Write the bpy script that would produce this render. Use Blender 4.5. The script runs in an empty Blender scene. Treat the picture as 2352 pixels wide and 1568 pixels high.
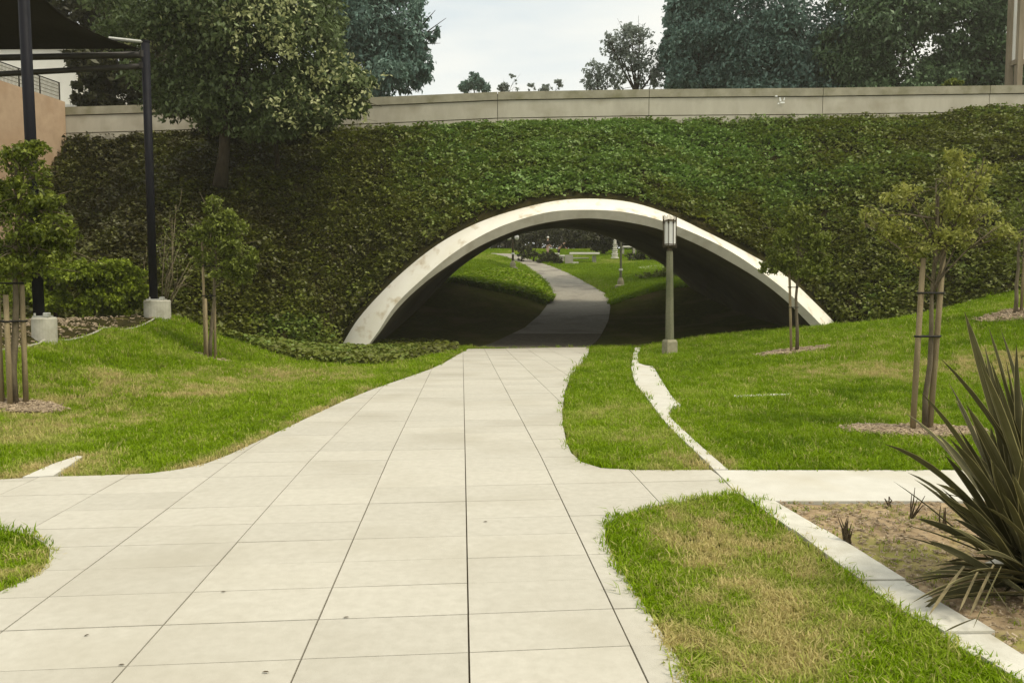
import bpy, bmesh, math, random
import numpy as np
from mathutils import Vector

random.seed(7)
RNG = np.random.default_rng(11)
SC = bpy.context.scene
COL = SC.collection

# ------------------------------------------------------------------ camera, sky, sun, exposure
EYE, FOC, CX, CY, HOR = 1.6, 1800.0, 1176.0, 784.0, 665.0
PITCH = math.atan((CY - HOR) / FOC)
cam_d = bpy.data.cameras.new('camera')
cam_d.sensor_width = 36.0
cam_d.lens = FOC / 2352.0 * 36.0
cam_d.clip_start, cam_d.clip_end = 0.05, 800.0
cam = bpy.data.objects.new('camera', cam_d)
COL.objects.link(cam)
cam.location = (0, 0, EYE)
cam.rotation_euler = (math.pi / 2 - PITCH, 0, 0)
SC.camera = cam

SUN_EL, SUN_AZ = math.radians(58), math.radians(118)      # azimuth from +Y towards +X
world = bpy.data.worlds.new('World')
SC.world = world
world.use_nodes = True
nt = world.node_tree
nt.nodes.clear()
w_out = nt.nodes.new('ShaderNodeOutputWorld')
w_sky = nt.nodes.new('ShaderNodeTexSky')
w_sky.sky_type = 'NISHITA'
w_sky.sun_disc = False
w_sky.sun_elevation, w_sky.sun_rotation = SUN_EL, SUN_AZ
w_bg = nt.nodes.new('ShaderNodeBackground')
w_bg.inputs['Strength'].default_value = 0.10
w_cl = nt.nodes.new('ShaderNodeBackground')               # the cloud layer
w_cl.inputs['Strength'].default_value = 0.61
w_tc = nt.nodes.new('ShaderNodeTexCoord')
w_map = nt.nodes.new('ShaderNodeMapping')
w_map.inputs['Scale'].default_value = (1.0, 1.0, 4.5)
w_n = nt.nodes.new('ShaderNodeTexNoise')
w_n.inputs['Scale'].default_value = 2.4
w_n.inputs['Detail'].default_value = 6
w_r = nt.nodes.new('ShaderNodeValToRGB')
w_r.color_ramp.elements[0].position, w_r.color_ramp.elements[0].color = 0.30, (0.76, 0.815, 0.80, 1)
w_r.color_ramp.elements[1].position, w_r.color_ramp.elements[1].color = 0.62, (1.0, 0.975, 0.885, 1)
w_f = nt.nodes.new('ShaderNodeMapRange')
w_f.inputs['From Min'].default_value, w_f.inputs['From Max'].default_value = 0.25, 0.55
w_f.inputs['To Min'].default_value, w_f.inputs['To Max'].default_value = 0.86, 1.0
w_mix = nt.nodes.new('ShaderNodeMixShader')
L = nt.links.new
L(w_tc.outputs['Generated'], w_map.inputs['Vector'])
L(w_map.outputs['Vector'], w_n.inputs['Vector'])
L(w_n.outputs['Fac'], w_r.inputs['Fac'])
L(w_r.outputs['Color'], w_cl.inputs['Color'])
L(w_n.outputs['Fac'], w_f.inputs['Value'])
L(w_sky.outputs['Color'], w_bg.inputs['Color'])
L(w_f.outputs['Result'], w_mix.inputs['Fac'])
L(w_bg.outputs[0], w_mix.inputs[1])
L(w_cl.outputs[0], w_mix.inputs[2])
L(w_mix.outputs[0], w_out.inputs['Surface'])

sun_d = bpy.data.lights.new('sun', 'SUN')
sun_d.energy = 1.5
sun_d.angle = math.radians(14)
sun_d.color = (1.0, 0.91, 0.74)
sun = bpy.data.objects.new('sun', sun_d)
COL.objects.link(sun)
sdir = Vector((math.sin(SUN_AZ) * math.cos(SUN_EL), math.cos(SUN_AZ) * math.cos(SUN_EL), math.sin(SUN_EL)))
sun.rotation_euler = sdir.to_track_quat('Z', 'Y').to_euler()
sun.location = sdir * 60

SC.view_settings.view_transform = 'Standard'
SC.view_settings.look = 'None'
SC.view_settings.exposure = 0.85
SC.view_settings.gamma = 1.0
SC.view_settings.use_curve_mapping = False
SC.cycles.max_bounces = 6
SC.cycles.diffuse_bounces = 3
SC.cycles.transmission_bounces = 3
SC.cycles.glossy_bounces = 2
SC.cycles.caustics_reflective = False
SC.cycles.caustics_refractive = False

# ------------------------------------------------------------------ measuring the place
def P(px, py, Y):
    """World point seen at picture position (px, py) when it stands Y metres ahead."""
    dx, dy = (px - CX) / FOC, (CY - py) / FOC
    c, s = math.cos(PITCH), math.sin(PITCH)
    d = np.array([dx, c + dy * s, -s + dy * c])
    return np.array([0, 0, EYE]) + d * (Y / d[1])

ZPY = np.array([-60, 7.4, 27.0, 29.0, 31.0, 44.0, 80.0, 120.0, 300.0])
ZPZ = np.array([0, 0, -0.431, -0.46, -0.42, 0.74, 5.7, 7.7, 9.0])
def zp(Y):
    return np.interp(Y, ZPY, ZPZ)

def ray_dir(px, py):
    p = P(px, py, 1.0)
    return p[0], p[2] - EYE

YS = np.geomspace(1.2, 115, 5000)
def G0(px, py):
    dx, dz = ray_dir(px, py)
    z = EYE + dz * YS
    k = np.argmax(z < zp(YS))
    if z[k] >= zp(YS)[k]: k = len(YS) - 1
    a, b = YS[max(k - 1, 0)], YS[k]
    for _ in range(30):
        m = .5 * (a + b)
        if EYE + dz * m < zp(m): b = m
        else: a = m
    return np.array([dx * b, b])

def poly(pts): return np.array([G0(*p) for p in pts])

def seg_dist(xy, pl, closed=True):
    d = np.full(len(xy), 1e9)
    n = len(pl)
    for i in range(n if closed else n - 1):
        a, b = pl[i], pl[(i + 1) % n]
        ab = b - a
        t = np.clip(((xy - a) @ ab) / max(ab @ ab, 1e-12), 0, 1)
        q = a + t[:, None] * ab
        d = np.minimum(d, np.hypot(*(xy - q).T))
    return d

def inside(xy, pl):
    x, y = xy[:, 0], xy[:, 1]
    r = np.zeros(len(xy), bool)
    n = len(pl)
    for i in range(n):
        x1, y1 = pl[i]; x2, y2 = pl[(i + 1) % n]
        c = (y1 > y) != (y2 > y)
        with np.errstate(divide='ignore', invalid='ignore'):
            r ^= c & (x < (x2 - x1) * (y - y1) / (y2 - y1 + 1e-15) + x1)
    return r

PLAZA_PX = [(-420, 1106), (0, 1100), (120, 1094), (230, 1091), (340, 1087), (420, 1076), (475, 1063), (530, 1042), (590, 1014), (700, 962), (790, 920), (860, 892),
            (930, 868), (990, 847), (1020, 833), (1045, 818), (1075, 801), (1354, 797), (1350, 815), (1330, 840), (1310, 862), (1297, 900), (1291, 945), (1293, 975),
            (1300, 1012), (1312, 1040), (1335, 1060), (1380, 1074), (1460, 1079), (1638, 1079), (1690, 1131), (1600, 1143), (1510, 1160), (1445, 1175),
            (1408, 1192), (1391, 1213), (1391, 1240), (1405, 1270), (1425, 1305), (1480, 1390), (1515, 1445), (1552, 1503), (1590, 1568), (1650, 1680),
            (1720, 1830), (-1300, 1830), (-620, 1590), (0, 1358), (60, 1330), (95, 1309), (113, 1286), (115, 1262), (98, 1243), (60, 1226), (0, 1215), (-420, 1195)]
SIDE_PX = [(1642, 1079), (1672, 1079), (2000, 1079), (2400, 1079), (2950, 1079), (2950, 1150), (2400, 1150), (1777, 1150), (1742, 1150), (1693, 1131)]
KERB_PX = [(1742, 1151.5), (1777, 1151.5), (1960, 1260), (2110, 1355), (2220, 1420), (2352, 1503), (2500, 1595), (2700, 1720), (2620, 1745), (2340, 1568),
           (2200, 1480), (2060, 1395), (1930, 1302), (1830, 1226), (1695, 1132.5)]
STRIP_L = [(1640, 1078), (1590, 1030), (1550, 992), (1520, 960), (1500, 932), (1480, 905), (1462, 885), (1455, 868), (1450, 843), (1453, 820), (1458, 798)]
STRIP_R = [(1471, 798), (1464, 816), (1467, 834), (1482, 839), (1500, 841), (1515, 866), (1538, 903), (1549, 917), (1563, 929), (1542, 937), (1535, 948), (1543, 962),
           (1570, 988), (1605, 1020), (1640, 1051), (1672, 1078)]
LSTRIP_PX = [(52, 1096), (122, 1093), (192, 1048), (178, 1047), (120, 1066)]
PATH_L = [(1085, 799), (1150, 778), (1205, 752), (1240, 722), (1258, 697), (1268, 668), (1255, 648), (1238, 632), (1205, 609), (1162, 591), (1120, 581)]
PATH_R = [(1178, 582.5), (1222, 597), (1262, 609), (1302, 625), (1350, 650), (1388, 672), (1398, 686), (1402, 705), (1397, 735), (1380, 768), (1350, 797)]
PLAZA, SIDE, KERB, LSTRIP = poly(PLAZA_PX), poly(SIDE_PX), poly(KERB_PX), poly(LSTRIP_PX)
STRIP = poly(STRIP_L + STRIP_R)
PATH = poly(PATH_L + PATH_R)
PAVED = [PLAZA, SIDE, KERB, LSTRIP, STRIP, PATH]

CTRL = [(110, 776, 14.4), (37, 797, 13.0), (-150, 835, 12), (-500, 900, 11), (240, 752, 17.5), (365, 724, 21), (400, 727, 22), (480, 767, 23), (600, 800, 22.5), (700, 822, 21.5),
        (850, 838, 20), (930, 826, 21.5), (485, 829, 19), (40, 927, 10.4), (785, 806, 26.6), (250, 740, 22), (60, 742, 21.5), (-300, 752, 21), (-900, 760, 20),
        (250, 850, 14.5), (640, 880, 15.5), (300, 960, 10.3),
        (2095, 988, 9.3), (1825, 808, 19.5), (1905, 747, 27), (2160, 713, 26), (2330, 667, 24.5), (2335, 712, 20), (2600, 640, 23), (2900, 560, 23), (1540, 816, 23.4), (1640, 772, 27), (2000, 860, 14.5),
        (2352, 900, 12.5), (2800, 930, 11), (1550, 788, 27), (2040, 740, 26),
        (1050, 646, 44.5), (1100, 616, 50), (1125, 598, 56), (1205, 668, 45.5), (1190, 632, 51), (1250, 684, 45.2), (1530, 653, 45), (1470, 664, 46), (1426, 659, 49), (1020, 610, 50),
        (1540, 620, 56), (1700, 600, 60), (800, 600, 60)]
cp, cd = [], []
for c in CTRL:
    q = P(*c); cp.append(q[:2]); cd.append(q[2] - zp(q[1]))
for pl in PAVED:
    for q in pl: cp.append(q); cd.append(0.0)
for q in [(0, -8), (-12, -8), (12, -8), (-30, 0), (30, 0), (-4, 36), (8, 36), (2, 30), (2, 40), (-6, 76), (12, 70), (20, 90), (-30, 90), (0, 110), (3, 62)]:
    cp.append(np.array(q, float)); cd.append(0.0)
cp, cd = np.array(cp), np.array(cd)
keep = [0]
for i in range(1, len(cp)):
    if np.min(np.hypot(*(cp[keep] - cp[i]).T)) > 0.08: keep.append(i)
cp, cd = cp[keep], cd[keep]
A = np.hypot(cp[:, None, 0] - cp[None, :, 0], cp[:, None, 1] - cp[None, :, 1])
W = np.linalg.solve(A - np.eye(len(cp)) * 0.02, cd)

def H(xy, mask=True):
    xy = np.atleast_2d(np.asarray(xy, float))
    out = np.empty(len(xy))
    for s in range(0, len(xy), 20000):
        b = xy[s:s + 20000]
        v = np.hypot(b[:, None, 0] - cp[None, :, 0], b[:, None, 1] - cp[None, :, 1]) @ W
        v = np.clip(v, -0.35, 2.2)
        if mask:
            near = (b[:, 1] < 80)
            d = np.full(len(b), 1e9); ins = np.zeros(len(b), bool)
            for pl in PAVED:
                d = np.minimum(d, seg_dist(b, pl)); ins |= inside(b, pl)
            d[ins] = 0
            t = np.clip(d / 0.9, 0, 1)
            v = v * t * t * (3 - 2 * t)
        out[s:s + 20000] = zp(b[:, 1]) + v
    return out
def h1(x, y): return float(H([[x, y]])[0])

def G(px, py, y0=2.0, y1=80):
    dx, dz = ray_dir(px, py)
    ys = np.geomspace(y0, y1, 700)
    z = EYE + dz * ys
    hz = H(np.stack([dx * ys, ys], 1))
    k = int(np.argmax(z < hz))
    if z[k] >= hz[k]: k = len(ys) - 1
    return np.array([dx * ys[k], ys[k], hz[k]])

def vnoise(p, seed=0):
    """Smooth value noise on an (N, D) array, 0..1."""
    p = np.asarray(p, float)
    i = np.floor(p).astype(np.int64); f = p - i
    f = f * f * (3 - 2 * f)
    D = p.shape[1]
    out = np.zeros(len(p))
    for c in range(1 << D):
        w = np.ones(len(p)); hsh = np.full(len(p), 374761393 * (seed + 1), np.int64)
        for k in range(D):
            b = (c >> k) & 1
            w *= f[:, k] if b else 1 - f[:, k]
            hsh = (hsh ^ ((i[:, k] + b) * (668265263 + 2 * k * 982451653))) * 1274126177 & 0x7fffffffffff
        hsh = (hsh ^ (hsh >> 13)) * 1103515245 & 0x7fffffff
        out += w * (hsh / 0x7fffffff)
    return out

# ------------------------------------------------------------------ mesh helpers
def tag(o, label=None, cat=None, group=None, kind=None):
    if label: o['label'] = label
    if cat: o['category'] = cat
    if group: o['group'] = group
    if kind: o['kind'] = kind
    return o

def thing(name, loc, label, cat, group=None):
    o = bpy.data.objects.new(name, None)
    o.empty_display_size = 0.2
    o.location = [float(v) for v in loc]
    COL.objects.link(o)
    return tag(o, label, cat, group)

def link(name, me, parent=None):
    o = bpy.data.objects.new(name, me)
    COL.objects.link(o)
    if parent is not None: o.parent = parent
    return o

def origin(parent):
    v = np.zeros(3)
    while parent is not None:
        v += np.array(parent.location); parent = parent.parent
    return v

def mesh_np(name, V, F, mat, parent=None, smooth=False, attrs=None, uv=None):
    """Mesh from arrays: V (N,3) world coordinates, F (M,k)."""
    V = np.asarray(V, float) - origin(parent)
    F = np.asarray(F, np.int32)
    me = bpy.data.meshes.new(name)
    k = F.shape[1]
    me.vertices.add(len(V)); me.vertices.foreach_set('co', V.astype(np.float32).ravel())
    me.loops.add(F.size); me.loops.foreach_set('vertex_index', F.ravel())
    me.polygons.add(len(F)); me.polygons.foreach_set('loop_start', np.arange(0, F.size, k, dtype=np.int32))
    me.polygons.foreach_set('loop_total', np.full(len(F), k, np.int32))
    if smooth: me.polygons.foreach_set('use_smooth', np.ones(len(F), bool))
    me.update(calc_edges=True)
    if attrs:
        for an, (dom, arr) in attrs.items():
            a = me.attributes.new(an, 'FLOAT', dom)
            a.data.foreach_set('value', np.asarray(arr, np.float32))
    me.materials.append(mat)
    return link(name, me, parent)

class MB:
    def __init__(s): s.v, s.f = [], []
    def add(s, vs, fs):
        n = len(s.v); s.v += [tuple(map(float, v)) for v in vs]; s.f += [tuple(i + n for i in f) for f in fs]
        return s
    def box(s, c, size, rz=0.0, taper=1.0, bev=0.0):
        x, y, z = [a / 2 for a in size]
        cr, sr = math.cos(rz), math.sin(rz)
        if bev <= 0:
            rings = [(-z, 1.0, 0), (z, taper, 0)]
        else:
            rings = [(-z, 1.0, bev), (-z + bev, 1.0, 0), (z - bev, taper, 0), (z, taper, bev)]
        vs, fs = [], []
        for (zz, t, b) in rings:
            for sx, sy in ((-1, -1), (1, -1), (1, 1), (-1, 1)):
                a, d = sx * (x * t - b), sy * (y * t - b)
                vs.append((c[0] + a * cr - d * sr, c[1] + a * sr + d * cr, c[2] + zz))
        fs.append((3, 2, 1, 0))
        for r in range(len(rings) - 1):
            for i in range(4):
                j = (i + 1) % 4
                fs.append((r * 4 + i, r * 4 + j, r * 4 + 4 + j, r * 4 + 4 + i))
        m = (len(rings) - 1) * 4
        fs.append((m, m + 1, m + 2, m + 3))
        return s.add(vs, fs)
    def tube(s, pts, rad, n=8, cap=True):
        pts = [Vector(p) for p in pts]
        if not hasattr(rad, '__len__'): rad = [rad] * len(pts)
        vs, fs = [], []
        ref = None
        for i, p in enumerate(pts):
            t = (pts[min(i + 1, len(pts) - 1)] - pts[max(i - 1, 0)])
            t.normalize()
            if ref is None:
                ref = t.cross(Vector((0, 0, 1)))
                if ref.length < 0.05: ref = t.cross(Vector((0, 1, 0)))
            ref = (ref - t * ref.dot(t)); ref.normalize()
            b = t.cross(ref)
            for k in range(n):
                a = 2 * math.pi * k / n
                vs.append(p + (ref * math.cos(a) + b * math.sin(a)) * rad[i])
        for i in range(len(pts) - 1):
            for k in range(n):
                j = (k + 1) % n
                fs.append((i * n + k, i * n + j, i * n + n + j, i * n + n + k))
        if cap:
            fs.append(tuple(range(n - 1, -1, -1)))
            m = (len(pts) - 1) * n
            fs.append(tuple(range(m, m + n)))
        return s.add(vs, fs)
    def lathe(s, c, prof, n=16):
        vs, fs = [], []
        for (r, z) in prof:
            for k in range(n):
                a = 2 * math.pi * k / n
                vs.append((c[0] + r * math.cos(a), c[1] + r * math.sin(a), c[2] + z))
        for i in range(len(prof) - 1):
            for k in range(n):
                j = (k + 1) % n
                fs.append((i * n + k, i * n + j, i * n + n + j, i * n + n + k))
        fs.append(tuple(range(n - 1, -1, -1)))
        m = (len(prof) - 1) * n
        fs.append(tuple(range(m, m + n)))
        return s.add(vs, fs)
    def prism(s, pl, z0, z1):
        """Walls and lids over a plan outline; z0, z1 lists of heights per corner."""
        n = len(pl)
        ar = sum(pl[i][0] * pl[(i + 1) % n][1] - pl[(i + 1) % n][0] * pl[i][1] for i in range(n))
        if ar < 0: pl, z0, z1 = pl[::-1], z0[::-1], z1[::-1]
        vs = [(pl[i][0], pl[i][1], z0[i]) for i in range(n)] + [(pl[i][0], pl[i][1], z1[i]) for i in range(n)]
        fs = [tuple(range(n, 2 * n)), tuple(range(n - 1, -1, -1))] + [(i, (i + 1) % n, n + (i + 1) % n, n + i) for i in range(n)]
        return s.add(vs, fs)
    def build(s, name, mat, parent=None, smooth=False):
        o = origin(parent)
        me = bpy.data.meshes.new(name)
        me.from_pydata([(v[0] - o[0], v[1] - o[1], v[2] - o[2]) for v in s.v], [], s.f)
        me.update()
        if smooth: me.polygons.foreach_set('use_smooth', np.ones(len(me.polygons), bool))
        me.materials.append(mat)
        return link(name, me, parent)

# ------------------------------------------------------------------ materials
def new_mat(name):
    m = bpy.data.materials.new(name)
    m.use_nodes = True
    t = m.node_tree
    b = t.nodes['Principled BSDF']
    return m, t, b, t.links.new

def noise_mat(name, c1, c2, scale=4.0, rough=0.85, bump=0.0, bscale=60.0, c3=None, scale3=0.6, lo=.35, hi=.65, lo3=.5, hi3=.7, obj_rand=0.0, metal=0.0, spec=0.3, stretch=(1, 1, 1)):
    """Two-colour noise with an optional third, larger stain colour and fine relief, in world-sized coordinates."""
    m, t, b, l = new_mat(name)
    geo = t.nodes.new('ShaderNodeNewGeometry')
    mp = t.nodes.new('ShaderNodeMapping'); mp.inputs['Scale'].default_value = stretch
    l(geo.outputs['Position'], mp.inputs['Vector'])
    n = t.nodes.new('ShaderNodeTexNoise'); n.inputs['Scale'].default_value = scale; n.inputs['Detail'].default_value = 8; n.inputs['Roughness'].default_value = .65
    l(mp.outputs[0], n.inputs['Vector'])
    r = t.nodes.new('ShaderNodeValToRGB')
    r.color_ramp.elements[0].position, r.color_ramp.elements[1].position = lo, hi
    r.color_ramp.elements[0].color, r.color_ramp.elements[1].color = (*c1, 1), (*c2, 1)
    l(n.outputs['Fac'], r.inputs['Fac'])
    colr = r.outputs['Color']
    if c3:
        n3 = t.nodes.new('ShaderNodeTexNoise'); n3.inputs['Scale'].default_value = scale3; n3.inputs['Detail'].default_value = 5
        l(geo.outputs['Position'], n3.inputs['Vector'])
        mr = t.nodes.new('ShaderNodeMapRange'); mr.inputs['From Min'].default_value, mr.inputs['From Max'].default_value = lo3, hi3
        l(n3.outputs['Fac'], mr.inputs['Value'])
        mx = t.nodes.new('ShaderNodeMix'); mx.data_type = 'RGBA'
        l(mr.outputs[0], mx.inputs['Factor']); l(colr, mx.inputs['A']); mx.inputs['B'].default_value = (*c3, 1)
        colr = mx.outputs['Result']
    if obj_rand:
        oi = t.nodes.new('ShaderNodeObjectInfo')
        mr = t.nodes.new('ShaderNodeMapRange'); mr.inputs['To Min'].default_value, mr.inputs['To Max'].default_value = 1 - obj_rand, 1 + obj_rand
        l(oi.outputs['Random'], mr.inputs['Value'])
        vm = t.nodes.new('ShaderNodeVectorMath'); vm.operation = 'SCALE'
        l(colr, vm.inputs[0]); l(mr.outputs[0], vm.inputs['Scale'])
        colr = vm.outputs[0]
    l(colr, b.inputs['Base Color'])
    b.inputs['Roughness'].default_value = rough
    b.inputs['Metallic'].default_value = metal
    b.inputs['Specular IOR Level'].default_value = spec
    if bump:
        nb = t.nodes.new('ShaderNodeTexNoise'); nb.inputs['Scale'].default_value = bscale; nb.inputs['Detail'].default_value = 6
        l(geo.outputs['Position'], nb.inputs['Vector'])
        bp = t.nodes.new('ShaderNodeBump'); bp.inputs['Strength'].default_value = bump; bp.inputs['Distance'].default_value = 0.02
        l(nb.outputs['Fac'], bp.inputs['Height']); l(bp.outputs[0], b.inputs['Normal'])
    return m

def leaf_mat(name, ca, cb, cc=None, instancer=False, trans=0.3, rough=0.5, spec=0.35):
    """Leaf colour runs ca..cb (..cc) along the float attribute 'tint'."""
    m, t, b, l = new_mat(name)
    at = t.nodes.new('ShaderNodeAttribute'); at.attribute_name = 'tint'
    at.attribute_type = 'INSTANCER' if instancer else 'GEOMETRY'
    r = t.nodes.new('ShaderNodeValToRGB')
    r.color_ramp.elements[0].color = (*ca, 1)
    r.color_ramp.elements[1].color = (*(cc or cb), 1)
    if cc:
        e = r.color_ramp.elements.new(0.5); e.color = (*cb, 1)
    l(at.outputs['Fac'], r.inputs['Fac'])
    l(r.outputs['Color'], b.inputs['Base Color'])
    b.inputs['Roughness'].default_value = rough
    b.inputs['Specular IOR Level'].default_value = spec
    tr = t.nodes.new('ShaderNodeBsdfTranslucent')
    l(r.outputs['Color'], tr.inputs['Color'])
    mx = t.nodes.new('ShaderNodeMixShader'); mx.inputs['Fac'].default_value = trans
    l(b.outputs[0], mx.inputs[1]); l(tr.outputs[0], mx.inputs[2])
    l(mx.outputs[0], t.nodes['Material Output'].inputs['Surface'])
    return m

M = {}
M['slab'] = noise_mat('slab_concrete', (.475, .45, .38), (.535, .508, .435), 14.0, .8, .15, 130, c3=(.41, .38, .305), scale3=.8, lo3=.48, hi3=.82, obj_rand=.05)
M['mortar'] = noise_mat('joint_dirt', (.07, .055, .035), (.13, .10, .06), 9, .95)
M['path'] = noise_mat('pale_concrete', (.56, .54, .47), (.63, .61, .54), 4.0, .8, .12, 120, c3=(.50, .46, .36), scale3=1.1, lo3=.5, hi3=.8)
M['kerb'] = noise_mat('kerb_concrete', (.54, .52, .44), (.66, .64, .56), 6.0, .85, .2, 90, c3=(.40, .36, .26), scale3=2.2, lo3=.52, hi3=.75)
M['tunnel_path'] = noise_mat('shaded_asphalt', (.10, .09, .07), (.17, .15, .115), 6.0, .95, .2, 40, spec=.04)  # darker copy of the path asphalt: the tunnel's dimness put into the colour
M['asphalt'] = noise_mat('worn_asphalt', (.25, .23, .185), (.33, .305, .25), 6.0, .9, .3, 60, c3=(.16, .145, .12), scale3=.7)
M['ground'] = noise_mat('lawn_soil', (.05, .055, .010), (.095, .10, .020), 5.0, .95, .4, 30, c3=(.13, .105, .045), scale3=.5, spec=.0)
M['bank'] = noise_mat('bank_soil', (.022, .022, .009), (.05, .042, .016), 3.0, .95, .5, 12, spec=.0)
M['soil'] = noise_mat('bed_soil', (.26, .185, .11), (.45, .345, .215), 14.0, .95, spec=.0, bump=.6, bscale=40, c3=(.29, .27, .09), scale3=1.6, lo3=.5, hi3=.62)
M['chip'] = noise_mat('bark_chip', (.22, .16, .10), (.52, .42, .29), 30.0, .9, obj_rand=.2)
M['chip_bed'] = noise_mat('bark_bed', (.09, .06, .035), (.2, .145, .085), 40.0, .95, .6, 60)
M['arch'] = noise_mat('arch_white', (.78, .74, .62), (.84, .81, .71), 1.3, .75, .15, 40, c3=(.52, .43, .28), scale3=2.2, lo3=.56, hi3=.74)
M['arch_face'] = noise_mat('arch_shaded', (.36, .335, .265), (.46, .43, .35), 1.5, .85, .2, 40, c3=(.27, .24, .17), scale3=1.2, lo3=.55, hi3=.8)  # same concrete as the rim, its shade put into a greyer colour
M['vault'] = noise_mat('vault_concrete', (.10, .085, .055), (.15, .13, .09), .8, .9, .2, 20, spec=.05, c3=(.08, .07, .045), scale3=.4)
M['parapet'] = noise_mat('parapet_concrete', (.42, .385, .305), (.51, .475, .385), 1.2, .85, .2, 30, c3=(.33, .295, .215), scale3=.9, lo3=.5, hi3=.75, stretch=(1, 1, .35))
M['coping'] = noise_mat('coping_concrete', (.27, .25, .18), (.37, .34, .25), 1.6, .9, .2, 30, c3=(.17, .16, .08), scale3=1.3, lo3=.5, hi3=.75)
M['groove'] = noise_mat('groove_dirt', (.05, .04, .025), (.09, .075, .045), 5, .95)
M['stucco'] = noise_mat('tan_stucco', (.43, .305, .20), (.51, .37, .245), 2.0, .9, .3, 25, c3=(.38, .25, .15), scale3=.6, lo3=.52, hi3=.75)
M['white_wall'] = noise_mat('white_stucco', (.74, .72, .64), (.82, .80, .72), 1.5, .85, .1, 30)
M['steel'] = noise_mat('dark_blue_steel', (.004, .004, .007), (.008, .008, .013), 3, .6, spec=.15)
M['beam'] = noise_mat('brown_steel', (.02, .016, .012), (.035, .03, .022), 3, .5, spec=.4)
M['fabric'] = noise_mat('black_shade_cloth', (.012, .010, .007), (.02, .016, .012), 8, .95, .2, 80)
M['footing'] = noise_mat('footing_concrete', (.38, .36, .29), (.50, .48, .40), 6, .9, .3, 60, c3=(.22, .21, .15), scale3=2.5, lo3=.5, hi3=.72)
M['galv'] = noise_mat('galvanised', (.42, .42, .38), (.58, .58, .52), 10, .45, metal=.6)
M['post'] = noise_mat('lamp_aggregate', (.14, .14, .085), (.24, .235, .15), 40, .9, .5, 90, c3=(.10, .12, .055), scale3=2, lo3=.5, hi3=.75)
M['lamp_base'] = noise_mat('lamp_base', (.27, .25, .16), (.38, .35, .24), 10, .9, .3, 60)
M['bronze'] = noise_mat('bronze_metal', (.05, .038, .022), (.10, .075, .045), 20, .5, metal=.5)
M['glass'] = noise_mat('frosted_glass', (.74, .73, .68), (.80, .79, .74), 3, .25, spec=.5)
M['bark'] = noise_mat('bark', (.022, .016, .009), (.05, .038, .022), 14, .95, .7, 30, stretch=(1, 1, .3))
M['pale_bark'] = noise_mat('pale_bark', (.13, .105, .06), (.22, .18, .115), 10, .9, .4, 30)
M['young_bark'] = noise_mat('young_bark', (.10, .08, .05), (.19, .155, .10), 16, .95, .5, 40, stretch=(1, 1, .3))
M['stake'] = noise_mat('stake_wood', (.20, .155, .085), (.34, .27, .155), 12, .9, .5, 50, stretch=(1, 1, .15))
M['tie'] = noise_mat('rubber_tie', (.012, .011, .01), (.02, .018, .016), 10, .7)
M['stone_white'] = noise_mat('white_stone', (.66, .64, .56), (.78, .76, .68), 3, .8)
M['stone_grey'] = noise_mat('grey_stone', (.36, .34, .28), (.44, .42, .35), 3, .9)
M['mesh_panel'] = noise_mat('fence_mesh', (.20, .19, .15), (.26, .25, .2), 60, .8)
M['skin'] = noise_mat('skin', (.42, .27, .19), (.48, .31, .22), 6, .6)
M['cloth_dark'] = noise_mat('dark_cloth', (.02, .017, .015), (.035, .03, .025), 8, .9)
M['cloth_pink'] = noise_mat('pink_cloth', (.50, .32, .27), (.58, .38, .32), 8, .9)
M['hair'] = noise_mat('white_hair', (.70, .68, .62), (.8, .78, .72), 20, .8)
M['wood_sign'] = noise_mat('weathered_timber', (.19, .155, .10), (.30, .25, .175), 4, .9, .4, 20, stretch=(1, 1, .1))
M['panel'] = noise_mat('pale_panel', (.55, .52, .44), (.62, .59, .5), 2, .7)
M['dead_leaf'] = noise_mat('dead_leaf', (.05, .035, .02), (.10, .075, .04), 60, .9)
M['paper'] = noise_mat('white_paper', (.8, .8, .76), (.86, .86, .82), 8, .8)
M['rock'] = noise_mat('white_rock', (.56, .53, .45), (.70, .67, .58), 12, .9, .5, 40)
M['road'] = noise_mat('road_asphalt', (.045, .044, .042), (.06, .058, .055), 8, .9)

M['grass'] = leaf_mat('grass_blade', (.085, .162, .001), (.245, .370, .004), (.58, .49, .21), instancer=True, trans=.35, rough=.55, spec=.12)
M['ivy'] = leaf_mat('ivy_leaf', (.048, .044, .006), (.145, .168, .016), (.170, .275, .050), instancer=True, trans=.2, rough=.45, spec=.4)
M['ivy_glint'] = leaf_mat('ivy_glint_leaf', (.15, .155, .04), (.28, .295, .08), (.21, .36, .10), instancer=True, trans=.2, rough=.45, spec=.4)  # paler copy of the ivy: sky glints on the leaves put into the colour
M['leaf_big'] = leaf_mat('broad_leaf', (.040, .058, .016), (.11, .155, .05), (.34, .41, .19), trans=.3)
M['leaf_tip'] = leaf_mat('pale_shoot', (.22, .25, .09), (.42, .45, .20), (.62, .62, .36), trans=.3)
M['leaf_blue'] = leaf_mat('hazed_blue_leaf', (.085, .140, .115), (.15, .245, .20), (.26, .37, .28), trans=.25)  # flare and haze over the far trees put into the leaf colour
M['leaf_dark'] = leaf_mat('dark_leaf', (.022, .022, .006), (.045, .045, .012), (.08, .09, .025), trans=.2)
M['leaf_pale'] = leaf_mat('pale_green_leaf', (.16, .18, .03), (.34, .36, .075), (.55, .53, .18), trans=.35)
M['leaf_young'] = leaf_mat('young_green_leaf', (.05, .07, .008), (.15, .19, .018), (.36, .40, .06), trans=.35)
M['leaf_dim'] = leaf_mat('dim_green_leaf', (.07, .085, .010), (.17, .21, .026), (.34, .40, .08), trans=.3)
M['leaf_hedge'] = leaf_mat('hedge_leaf', (.07, .10, .006), (.19, .25, .012), (.36, .44, .04), trans=.3)
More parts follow.
